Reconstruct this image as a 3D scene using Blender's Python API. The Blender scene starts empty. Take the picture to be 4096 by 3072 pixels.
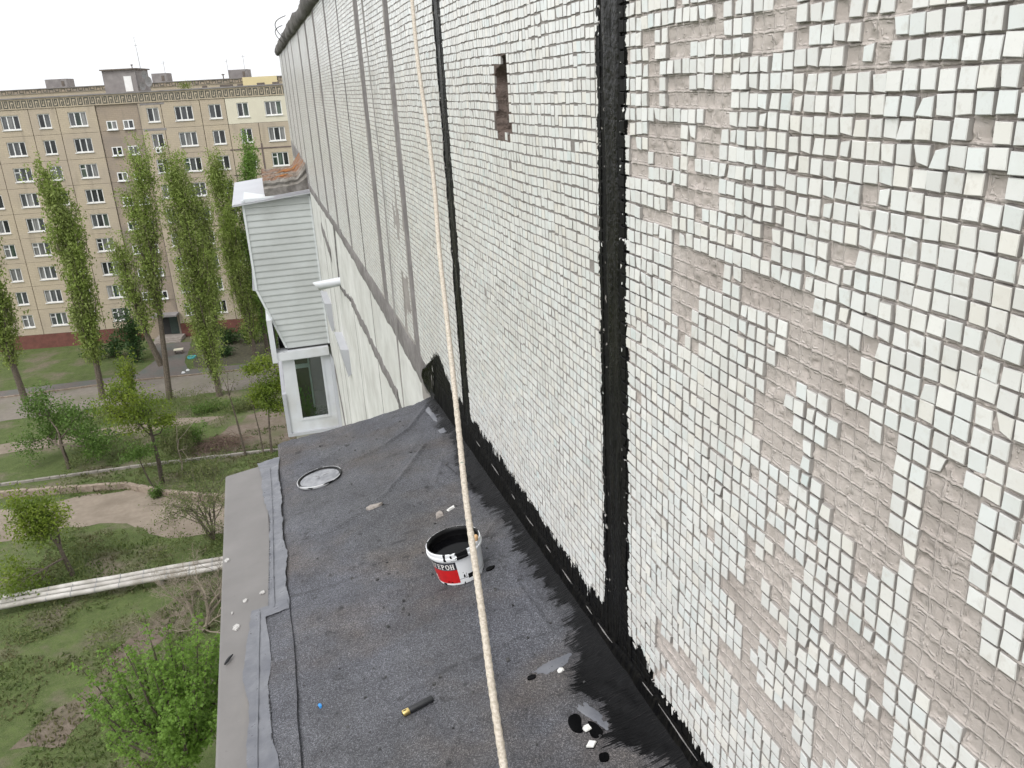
import bpy, math, random
import numpy as np
from mathutils import Vector, Matrix, Euler

random.seed(7)
rng = np.random.default_rng(11)
SC = bpy.context.scene
COL = SC.collection
H = 24.0                      # eye height above the yard

# ------------------------------------------------------------------ camera
cam = bpy.data.cameras.new("camera")
cam.sensor_width = 36.0
cam.lens = 36.0 * 831.185 / 1024.0
cam.clip_start = 0.05
cam.clip_end = 3000
CAM = bpy.data.objects.new("camera", cam)
COL.objects.link(CAM)
RM = np.array([[0.9569182, 0.14505258, -0.25152992],
               [-0.28562523, 0.31448727, -0.90527122],
               [-0.05220897, 0.9381138, 0.34236927]])
EYE = np.array([-1.0, 0.0, H])
CAM.matrix_world = Matrix([list(RM[0]) + [EYE[0]], list(RM[1]) + [EYE[1]], list(RM[2]) + [EYE[2]], [0, 0, 0, 1]])
SC.camera = CAM

# ------------------------------------------------------------------ sky, sun, exposure
SUN_EL, SUN_AZ = 52.0, 232.0     # azimuth: degrees clockwise from +Y
W = bpy.data.worlds.new("World")
SC.world = W
W.use_nodes = True
wn = W.node_tree
wn.nodes.clear()
sky = wn.nodes.new("ShaderNodeTexSky")
sky.sky_type = 'NISHITA'
sky.sun_disc = False
sky.sun_elevation = math.radians(SUN_EL)
sky.sun_rotation = math.radians(SUN_AZ)
sky.air_density = 1.0
sky.dust_density = 6.0
sky.ozone_density = 1.0
hs = wn.nodes.new("ShaderNodeHueSaturation")
hs.inputs['Saturation'].default_value = 0.14
mixw = wn.nodes.new("ShaderNodeMixRGB")
mixw.inputs[0].default_value = 0.55
mixw.inputs[2].default_value = (13.0, 13.2, 13.6, 1)     # even cloud layer
bgn = wn.nodes.new("ShaderNodeBackground")
bgn.inputs[1].default_value = 0.10
won = wn.nodes.new("ShaderNodeOutputWorld")
wn.links.new(sky.outputs[0], hs.inputs['Color'])
wn.links.new(hs.outputs[0], mixw.inputs[1])
wn.links.new(mixw.outputs[0], bgn.inputs[0])
wn.links.new(bgn.outputs[0], won.inputs[0])

sun = bpy.data.lights.new("sun", 'SUN')
sun.energy = 1.0
sun.angle = math.radians(28)
sun.color = (1.0, 0.97, 0.93)
SUN = bpy.data.objects.new("sun", sun)
COL.objects.link(SUN)
_a, _e = math.radians(SUN_AZ), math.radians(SUN_EL)
_d = Vector((math.sin(_a) * math.cos(_e), math.cos(_a) * math.cos(_e), math.sin(_e)))
SUN.rotation_euler = _d.to_track_quat('Z', 'Y').to_euler()
SUN.location = (-20, -20, 60)

SC.view_settings.view_transform = 'Standard'
SC.view_settings.look = 'None'
SC.view_settings.gamma = 1.0
SC.view_settings.exposure = 0.57
SC.view_settings.use_curve_mapping = False
SC.cycles.use_adaptive_sampling = True
SC.cycles.adaptive_threshold = .025
SC.cycles.max_bounces = 6
SC.cycles.diffuse_bounces = 3
SC.cycles.glossy_bounces = 3
SC.cycles.transparent_max_bounces = 6
SC.cycles.transmission_bounces = 4

# ------------------------------------------------------------------ helpers
ORG = {}


def mesh_np(name, V, F, mat=None, smooth=False):
    """mesh from numpy vertex (n,3) and quad/tri face (m,k) arrays"""
    me = bpy.data.meshes.new(name)
    V = np.asarray(V, np.float32)
    F = np.asarray(F, np.int32)
    k = F.shape[1]
    me.vertices.add(len(V))
    me.vertices.foreach_set("co", V.ravel())
    me.loops.add(F.size)
    me.loops.foreach_set("vertex_index", F.ravel())
    me.polygons.add(len(F))
    me.polygons.foreach_set("loop_start", np.arange(0, F.size, k, dtype=np.int32))
    me.polygons.foreach_set("loop_total", np.full(len(F), k, np.int32))
    if smooth:
        me.polygons.foreach_set("use_smooth", np.ones(len(F), bool))
    else:
        me.polygons.foreach_set("use_smooth", np.zeros(len(F), bool))
    me.update(calc_edges=True)
    me.validate()
    if mat:
        me.materials.append(mat)
    return me


class MB:
    """collects shapes that become one mesh"""
    def __init__(s):
        s.v = []
        s.f = []

    def add(s, v, f):
        o = len(s.v)
        s.v += [tuple(map(float, p)) for p in v]
        s.f += [tuple(o + i for i in q) for q in f]
        return s

    def box(s, x0, x1, y0, y1, z0, z1):
        return s.add([(x0, y0, z0), (x1, y0, z0), (x1, y1, z0), (x0, y1, z0), (x0, y0, z1), (x1, y0, z1), (x1, y1, z1), (x0, y1, z1)],
                     [(0, 3, 2, 1), (4, 5, 6, 7), (0, 1, 5, 4), (1, 2, 6, 5), (2, 3, 7, 6), (3, 0, 4, 7)])

    def obox(s, c, ax, ay, az):
        """oriented box: centre and three half-axis vectors"""
        c, ax, ay, az = (np.array(q, float) for q in (c, ax, ay, az))
        v = [c + i * ax + j * ay + k * az for k in (-1, 1) for j in (-1, 1) for i in (-1, 1)]
        return s.add(v, [(0, 2, 3, 1), (4, 5, 7, 6), (0, 1, 5, 4), (1, 3, 7, 5), (3, 2, 6, 7), (2, 0, 4, 6)])

    def tube(s, pts, rad, n=8, caps=True):
        pts = [np.array(p, float) for p in pts]
        if not hasattr(rad, '__len__'):
            rad = [rad] * len(pts)
        V = []
        ref = np.array([0.31, 0.77, 0.55])
        for i, p in enumerate(pts):
            a = pts[max(0, i - 1)]
            b = pts[min(len(pts) - 1, i + 1)]
            t = b - a
            t = t / (np.linalg.norm(t) + 1e-9)
            u = np.cross(t, ref)
            u /= (np.linalg.norm(u) + 1e-9)
            w = np.cross(t, u)
            for k in range(n):
                an = 2 * math.pi * k / n
                V.append(p + rad[i] * (math.cos(an) * u + math.sin(an) * w))
        F = []
        for i in range(len(pts) - 1):
            for k in range(n):
                F.append((i * n + k, i * n + (k + 1) % n, (i + 1) * n + (k + 1) % n, (i + 1) * n + k))
        if caps:
            F.append(tuple(range(n))[::-1])
            F.append(tuple((len(pts) - 1) * n + k for k in range(n)))
        return s.add(V, F)

    def lathe(s, prof, n=32, c=(0, 0, 0)):
        V = []
        for r, z in prof:
            for k in range(n):
                a = 2 * math.pi * k / n
                V.append((c[0] + r * math.cos(a), c[1] + r * math.sin(a), c[2] + z))
        F = [(i * n + k, i * n + (k + 1) % n, (i + 1) * n + (k + 1) % n, (i + 1) * n + k) for i in range(len(prof) - 1) for k in range(n)]
        return s.add(V, F)

    def prism(s, poly, z0, z1, shrink=1.0):
        """polygon (x,y) list extruded; shrink scales the top about its centre"""
        n = len(poly)
        cx = sum(p[0] for p in poly) / n
        cy = sum(p[1] for p in poly) / n
        V = [(p[0], p[1], z0) for p in poly] + [(cx + (p[0] - cx) * shrink, cy + (p[1] - cy) * shrink, z1) for p in poly]
        return s.add(V, [tuple(range(n))[::-1], tuple(range(n, 2 * n))] + [(i, (i + 1) % n, n + (i + 1) % n, n + i) for i in range(n)])

    def mesh(s, name, mat=None, smooth=False):
        me = bpy.data.meshes.new(name)
        me.from_pydata(s.v, [], s.f)
        me.polygons.foreach_set("use_smooth", [smooth] * len(me.polygons))
        me.update()
        if mat:
            me.materials.append(mat)
        return me


def tag(o, label=None, cat=None, group=None, kind=None):
    if label:
        o["label"] = label
    if cat:
        o["category"] = cat
    if group:
        o["group"] = group
    if kind:
        o["kind"] = kind
    return o


def thing(name, loc=(0, 0, 0), label=None, cat=None, group=None, rot=None):
    o = bpy.data.objects.new(name, None)
    o.location = loc
    if rot is not None:
        o.rotation_euler = rot
    o.empty_display_size = 0.1
    COL.objects.link(o)
    ORG[o.name] = np.array(loc, float)
    return tag(o, label, cat, group)


def link(name, me, parent=None, local=False, label=None, cat=None, group=None, kind=None, mat=None):
    """link a mesh; with a parent, its vertices are world coordinates unless local"""
    if isinstance(me, MB):
        me = me.mesh(name, mat)
    o = bpy.data.objects.new(name, me)
    COL.objects.link(o)
    if parent is not None:
        o.parent = parent
        org = ORG.get(parent.name, np.zeros(3))
        if not local and np.abs(org).sum() > 0:
            n = len(me.vertices)
            a = np.empty(n * 3, np.float32)
            me.vertices.foreach_get("co", a)
            a = a.reshape(-1, 3) - org.astype(np.float32)
            me.vertices.foreach_set("co", a.ravel())
            me.update()
        ORG[o.name] = np.zeros(3) if local else org
    return tag(o, label, cat, group, kind)


def flat_shade_by_angle(me, deg=40):
    for p in me.polygons:
        p.use_smooth = True
    try:
        me.set_sharp_from_angle(angle=math.radians(deg))
    except Exception:
        pass


def _hash(ix, iy, seed):
    h = (ix.astype(np.int64) * 374761393 + iy.astype(np.int64) * 668265263 + seed * 1442695041) & 0xFFFFFFFF
    h = ((h ^ (h >> 13)) * 1274126177) & 0xFFFFFFFF
    return ((h ^ (h >> 16)) & 0xFFFFFF) / float(0xFFFFFF)


def vnoise(x, y, seed=0):
    x = np.asarray(x, float)
    y = np.asarray(y, float)
    ix, iy = np.floor(x), np.floor(y)
    fx, fy = x - ix, y - iy
    fx = fx * fx * (3 - 2 * fx)
    fy = fy * fy * (3 - 2 * fy)
    a, b = _hash(ix, iy, seed), _hash(ix + 1, iy, seed)
    c, d = _hash(ix, iy + 1, seed), _hash(ix + 1, iy + 1, seed)
    return (a + (b - a) * fx) * (1 - fy) + (c + (d - c) * fx) * fy


def fbm(x, y, seed=0, oct=4):
    s, a, t = 0, .5, 0
    for i in range(oct):
        s = s + a * vnoise(np.asarray(x) * 2 ** i, np.asarray(y) * 2 ** i, seed + i * 17)
        t += a
        a *= .5
    return s / t


def grid_faces(nu, nv):
    i = np.arange(nu * nv).reshape(nu, nv)
    return np.stack([i[:-1, :-1], i[1:, :-1], i[1:, 1:], i[:-1, 1:]], -1).reshape(-1, 4)


def in_poly(y, z, poly):
    y = np.asarray(y)
    z = np.asarray(z)
    ins = np.zeros(y.shape, bool)
    n = len(poly)
    for i in range(n):
        (y0, z0), (y1, z1) = poly[i], poly[(i + 1) % n]
        if z0 == z1:
            continue
        c = ((z0 > z) != (z1 > z)) & (y < (y1 - y0) * (z - z0) / (z1 - z0) + y0)
        ins ^= c
    return ins


# ------------------------------------------------------------------ materials
class N:
    """thin wrapper for building node trees"""
    def __init__(s, nt):
        s.nt = nt

    def n(s, t, **kw):
        nd = s.nt.nodes.new("ShaderNode" + t)
        for k, v in kw.items():
            setattr(nd, k, v)
        return nd

    def inp(s, sock, v):
        if v is None:
            return
        if isinstance(v, bpy.types.NodeSocket):
            s.nt.links.new(v, sock)
        else:
            if sock.type == 'RGBA' and not hasattr(v, '__len__'):
                v = (v, v, v, 1)
            if sock.type == 'RGBA' and len(v) == 3:
                v = (*v, 1)
            sock.default_value = v

    def math(s, op, a, b=None, c=None, clamp=False):
        nd = s.n("Math", operation=op, use_clamp=clamp)
        s.inp(nd.inputs[0], a)
        s.inp(nd.inputs[1], b)
        if c is not None:
            s.inp(nd.inputs[2], c)
        return nd.outputs[0]

    def pos(s):
        return s.n("NewGeometry").outputs['Position']

    def obj(s):
        return s.n("TexCoord").outputs['Object']

    def scale(s, vec, sc, loc=(0, 0, 0), rot=(0, 0, 0)):
        nd = s.n("Mapping")
        s.inp(nd.inputs[0], vec)
        nd.inputs['Location'].default_value = loc
        nd.inputs['Rotation'].default_value = rot
        nd.inputs['Scale'].default_value = sc
        return nd.outputs[0]

    def noise(s, vec, scale, detail=4, rough=.55, dist=0.0, color=False):
        nd = s.n("TexNoise")
        s.inp(nd.inputs['Vector'], vec)
        nd.inputs['Scale'].default_value = scale
        nd.inputs['Detail'].default_value = detail
        nd.inputs['Roughness'].default_value = rough
        nd.inputs['Distortion'].default_value = dist
        return nd.outputs[1 if color else 0]

    def voro(s, vec, scale, feature='F1', out=0):
        nd = s.n("TexVoronoi", feature=feature)
        s.inp(nd.inputs['Vector'], vec)
        nd.inputs['Scale'].default_value = scale
        return nd.outputs[out]

    def ramp(s, fac, stops, interp='LINEAR'):
        nd = s.n("ValToRGB")
        s.inp(nd.inputs[0], fac)
        nd.color_ramp.interpolation = interp
        els = nd.color_ramp.elements
        while len(els) < len(stops):
            els.new(.5)
        for e, (p, c) in zip(els, stops):
            e.position = p
            e.color = (c, c, c, 1) if not hasattr(c, '__len__') else (*c[:3], 1)
        return nd.outputs[0]

    def mix(s, fac, a, b, mode='MIX'):
        nd = s.n("MixRGB", blend_type=mode)
        s.inp(nd.inputs[0], fac)
        s.inp(nd.inputs[1], a)
        s.inp(nd.inputs[2], b)
        return nd.outputs[0]

    def bump(s, h, strength=.3, dist=.01, normal=None):
        nd = s.n("Bump")
        nd.inputs['Strength'].default_value = strength
        nd.inputs['Distance'].default_value = dist
        s.inp(nd.inputs['Height'], h)
        if normal is not None:
            s.inp(nd.inputs['Normal'], normal)
        return nd.outputs[0]

    def sep(s, vec):
        nd = s.n("SeparateXYZ")
        s.inp(nd.inputs[0], vec)
        return nd.outputs

    def gauss_band(s, v, lo, hi):
        a = s.math('GREATER_THAN', v, lo)
        b = s.math('LESS_THAN', v, hi)
        return s.math('MULTIPLY', a, b)


def newmat(name):
    m = bpy.data.materials.new(name)
    m.use_nodes = True
    m.node_tree.nodes.clear()
    k = N(m.node_tree)
    out = k.n("OutputMaterial")
    b = k.n("BsdfPrincipled")
    m.node_tree.links.new(b.outputs[0], out.inputs[0])
    return m, k, b


def setb(k, b, **kw):
    names = dict(col='Base Color', rough='Roughness', metal='Metallic', normal='Normal', spec='Specular IOR Level', trans='Transmission Weight', ior='IOR', alpha='Alpha', coat='Coat Weight', sub='Subsurface Weight')
    for a, v in kw.items():
        k.inp(b.inputs[names[a]], v)


def pmat(name, c1, c2=None, scale=6, rough=.7, bump=.0, bscale=40, bdist=.01, metal=0, detail=5, lo=.35, hi=.65, c3=None, s3=1.0, spec=.5, coords='pos'):
    m, k, b = newmat(name)
    v = k.pos() if coords == 'pos' else k.obj()
    col = c1
    if c2 is not None:
        f = k.ramp(k.noise(v, scale, detail), [(lo, 0), (hi, 1)])
        col = k.mix(f, c1, c2)
    if c3 is not None:
        f = k.ramp(k.noise(v, s3, 4), [(.45, 0), (.7, 1)])
        col = k.mix(f, col, c3)
    kw = dict(col=col, rough=rough, metal=metal, spec=spec)
    if bump:
        kw['normal'] = k.bump(k.noise(v, bscale, 6), bump, bdist)
    setb(k, b, **kw)
    return m


# bitumen paint on the tiled wall: two seams and the ragged foot of the wall
def bitumen_group():
    g = bpy.data.node_groups.new("bitumen_mask", 'ShaderNodeTree')
    g.interface.new_socket("Mask", in_out='OUTPUT', socket_type='NodeSocketFloat')
    k = N(g)
    go = k.n("NewGeometry")
    p = go.outputs['Position']
    gout = g.nodes.new("NodeGroupOutput")
    x, y, z = k.sep(p)
    n1 = k.math('SUBTRACT', k.noise(p, 9, 4), .5)
    n2 = k.math('SUBTRACT', k.noise(p, 55, 3), .5)
    nf = k.math('ADD', k.math('MULTIPLY', n1, .07), k.math('MULTIPLY', n2, .035))
    s1 = k.math('ADD', k.math('SUBTRACT', k.math('ABSOLUTE', k.math('SUBTRACT', y, 2.345)), .108), nf)
    m1 = k.math('LESS_THAN', s1, 0)
    s2 = k.math('ADD', k.math('SUBTRACT', k.math('ABSOLUTE', k.math('SUBTRACT', y, 4.65)), .095), nf)
    m2 = k.math('LESS_THAN', s2, 0)
    spike = k.math('SUBTRACT', k.noise(k.scale(p, (10, 60, 5)), 1.0, 3), .5)
    fl = k.math('MULTIPLY', k.math('MAXIMUM', k.math('SUBTRACT', .30, k.math('ABSOLUTE', k.math('SUBTRACT', y, 2.30))), 0), .30)
    fl2 = k.math('MULTIPLY', k.math('MAXIMUM', k.math('SUBTRACT', .35, k.math('ABSOLUTE', k.math('SUBTRACT', y, 5.45))), 0), .35)
    edge = k.math('ADD', k.math('ADD', k.math('MULTIPLY', n1, .16), k.math('MULTIPLY', spike, .13)), k.math('ADD', H - 1.878, k.math('ADD', fl, fl2)))
    m3 = k.math('MULTIPLY', k.math('LESS_THAN', z, edge), k.math('LESS_THAN', k.math('ADD', y, k.math('MULTIPLY', n1, .5)), 5.78))
    # small specks where the brush missed the joints
    miss = k.math('LESS_THAN', k.noise(p, 38, 2, .5), .69)
    m12 = k.math('MULTIPLY', k.math('MAXIMUM', m1, m2), miss)
    mm = k.math('MAXIMUM', m12, m3)
    g.links.new(mm, gout.inputs[0])
    return g


BIT = bitumen_group()


def with_bitumen(k, col, rough, normal_h, amount=.25, dist=.004):
    """mix black bitumen into colour / roughness; returns col, rough, normal"""
    gn = k.n("Group")
    gn.node_tree = BIT
    mk = gn.outputs[0]
    p = k.pos()
    brush = k.noise(k.scale(p, (60, 60, 7)), 1.0, 4)
    bc = k.mix(k.ramp(brush, [(.4, 0), (.75, 1)]), (.0025, .0025, .003), (.010, .0095, .008))
    c = k.mix(mk, col, bc)
    r = k.mix(mk, rough, k.ramp(brush, [(.3, .42), (.7, .66)]))
    hh = k.math('ADD', normal_h, k.math('MULTIPLY', mk, k.math('ADD', k.math('MULTIPLY', brush, 1.2), k.math('MULTIPLY', k.noise(p, 60, 3), 1.0))))
    return c, r, k.bump(hh, amount, dist), k.math('SUBTRACT', .42, k.math('MULTIPLY', mk, .27))


def tile_material(name, painted):
    m, k, b = newmat(name)
    p = k.pos()
    ri = k.n("NewGeometry").outputs['Random Per Island']
    ro = k.n("ObjectInfo").outputs['Random']
    rnd = k.math('FRACT', k.math('ADD', ri, ro))
    tint = k.ramp(rnd, [(0.0, (.72, .73, .715)), (.25, (.77, .78, .765)), (.5, (.79, .79, .765)), (.74, (.735, .765, .755)), (.90, (.79, .775, .73)), (.985, (.655, .715, .71))], 'CONSTANT')
    rnd2 = k.math('FRACT', k.math('MULTIPLY', rnd, 17.31))
    tint = k.mix(k.math('MULTIPLY', rnd2, .16), tint, (.55, .56, .54))
    dirt = k.ramp(k.noise(p, 3.2, 6, .6), [(.42, 0), (.72, .30)])
    smut = k.ramp(k.noise(p, 42, 4, .65), [(.56, 0), (.72, .35)])
    tint = k.mix(smut, tint, (.50, .46, .40))
    col = k.mix(dirt, tint, (.52, .47, .40))
    vein = k.ramp(k.noise(p, 90, 4, .6, 1.5), [(.60, 0), (.68, .22)])
    col = k.mix(vein, col, (.55, .55, .54))
    rust = k.ramp(k.noise(p, 1.3, 5, .65), [(.63, 0), (.72, .30)])
    col = k.mix(rust, col, (.50, .43, .33))
    # unglazed, dirt-stained sides of the tile body
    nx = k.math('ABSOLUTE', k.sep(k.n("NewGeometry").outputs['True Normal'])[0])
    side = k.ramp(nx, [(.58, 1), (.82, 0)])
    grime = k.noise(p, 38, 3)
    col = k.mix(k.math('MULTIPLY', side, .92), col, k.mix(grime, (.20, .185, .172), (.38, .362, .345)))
    if not painted:
        setb(k, b, col=col, rough=.27, normal=k.bump(k.noise(p, 45, 1), .06, .004), spec=.42)
        return m
    c, r, nrm, mk = with_bitumen(k, col, .27, k.math('MULTIPLY', k.noise(p, 45, 2), .25), .22, .004)
    setb(k, b, col=c, rough=r, normal=nrm, spec=mk)
    return m


def mortar_material(name, c1, c2, c3, imprint=False):
    m, k, b = newmat(name)
    p = k.pos()
    f = k.ramp(k.noise(p, 26, 6, .65), [(.35, 0), (.68, 1)])
    col = k.mix(f, c1, c2)
    rgh = 0.0
    if imprint:
        cu = k.n("Attribute", attribute_name="cu").outputs['Fac']
        cv = k.n("Attribute", attribute_name="cv").outputs['Fac']
        wob = k.math('MULTIPLY', k.math('SUBTRACT', k.noise(p, 40, 3), .5), .16)
        fu = k.math('ABSOLUTE', k.math('SUBTRACT', k.math('FRACT', k.math('ADD', cu, wob)), .5))
        fv = k.math('ABSOLUTE', k.math('SUBTRACT', k.math('FRACT', k.math('ADD', cv, wob)), .5))
        ln = k.math('MAXIMUM', k.ramp(fu, [(.43, 0), (.475, 1)]), k.ramp(fv, [(.41, 0), (.46, 1)]))
        brk = k.ramp(k.noise(p, 17, 4, .6), [(.36, 0), (.56, 1)])
        ln = k.math('MULTIPLY', ln, brk)
        cb = k.n("CombineXYZ")
        k.inp(cb.inputs[0], k.math('FLOOR', k.math('ADD', cu, 0)))
        k.inp(cb.inputs[1], k.math('FLOOR', k.math('ADD', cv, 0)))
        wn_ = k.n("TexWhiteNoise", noise_dimensions='3D')
        k.inp(wn_.inputs['Vector'], cb.outputs[0])
        cellr = wn_.outputs['Value']
        col = k.mix(k.math('MULTIPLY', cellr, .32), col, (.42, .38, .35))
        # rim of mortar left inside each imprint
        rim = k.math('MULTIPLY', k.ramp(k.math('MAXIMUM', fu, fv), [(.26, 0), (.30, 1), (.34, 1), (.38, 0)]), k.ramp(k.noise(p, 60, 3, .6), [(.52, 0), (.60, 1)]))
        col = k.mix(k.math('MULTIPLY', ln, .45), col, (.60, .555, .525))
        col = k.mix(k.math('MULTIPLY', rim, .55), col, (.66, .615, .585))
        edge = k.math('MULTIPLY', k.ramp(fv, [(.36, 0), (.40, 1), (.42, 1), (.44, 0)]), brk)
        col = k.mix(k.math('MULTIPLY', edge, .45), col, (.20, .175, .16))
        rgh = k.math('ADD', k.math('MULTIPLY', ln, 2.2), k.math('MULTIPLY', rim, 1.6))
    f3 = k.ramp(k.noise(p, 2.4, 5), [(.45, 0), (.66, .8)])
    col = k.mix(f3, col, c3)
    pit = k.ramp(k.voro(p, 85), [(.06, 0), (.16, 1)])
    pitm = k.ramp(k.noise(p, 9, 3), [(.50, 0), (.62, 1)])
    pf = k.math('MULTIPLY', k.math('SUBTRACT', 1.0, pit), pitm)
    col = k.mix(k.math('MULTIPLY', pf, .7), col, (.13, .11, .10))
    moss = k.ramp(k.noise(p, 5.5, 5, .6), [(.68, 0), (.74, .55)])
    col = k.mix(moss, col, (.17, .13, .05))
    hgt = k.math('ADD', k.math('SUBTRACT', k.noise(p, 95, 6, .72), k.math('MULTIPLY', pf, .8)), rgh)
    c, r, nrm, mk = with_bitumen(k, col, .9, hgt, .55, .006)
    setb(k, b, col=c, rough=r, normal=nrm, spec=mk)
    return m


M = {}
M['tile'] = tile_material("glazed_tile", False)
M['tile_painted'] = tile_material("glazed_tile_by_bitumen", True)
M['mortar'] = mortar_material("grey_mortar", (.255, .238, .224), (.335, .312, .295), (.20, .182, .167))
M['bare'] = mortar_material("bare_mortar", (.46, .412, .380), (.56, .508, .474), (.385, .340, .312), True)
M['band'] = pmat("grey_cement_band", (.155, .142, .140), (.225, .21, .207), 14, .9, .5, 90, .006, c3=(.115, .105, .102), s3=2.2)
M['band_dark'] = pmat("dark_cement_band", (.095, .088, .086), (.16, .15, .147), 18, .9, .5, 90, .006, c3=(.10, .095, .09), s3=1.7)


def stucco_material():
    m, k, b = newmat("pale_stucco")
    p = k.pos()
    col = k.mix(k.ramp(k.noise(p, 2.2, 6, .6), [(.35, 0), (.7, 1)]), (.58, .585, .56), (.45, .445, .42))
    st = k.ramp(k.noise(k.scale(p, (1, .55, .9)), 1.0, 5, .65), [(.5, 0), (.66, .5)])
    col = k.mix(st, col, (.70, .70, .68))
    st2 = k.ramp(k.noise(k.scale(p, (1, .7, .9), (3, 5, 1)), 1.0, 6, .65), [(.58, 0), (.70, .45)])
    col = k.mix(st2, col, (.30, .29, .28))
    setb(k, b, col=col, rough=.92, normal=k.bump(k.noise(p, 60, 5, .7), .4, .006), spec=.25)
    return m


M['stucco'] = stucco_material()
M['white'] = pmat("white_plastic", (.72, .73, .74), (.64, .65, .66), 3, .38)
M['white_far'] = pmat("white_window_frame", (.76, .77, .77), (.68, .68, .67), 2, .5)

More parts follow.
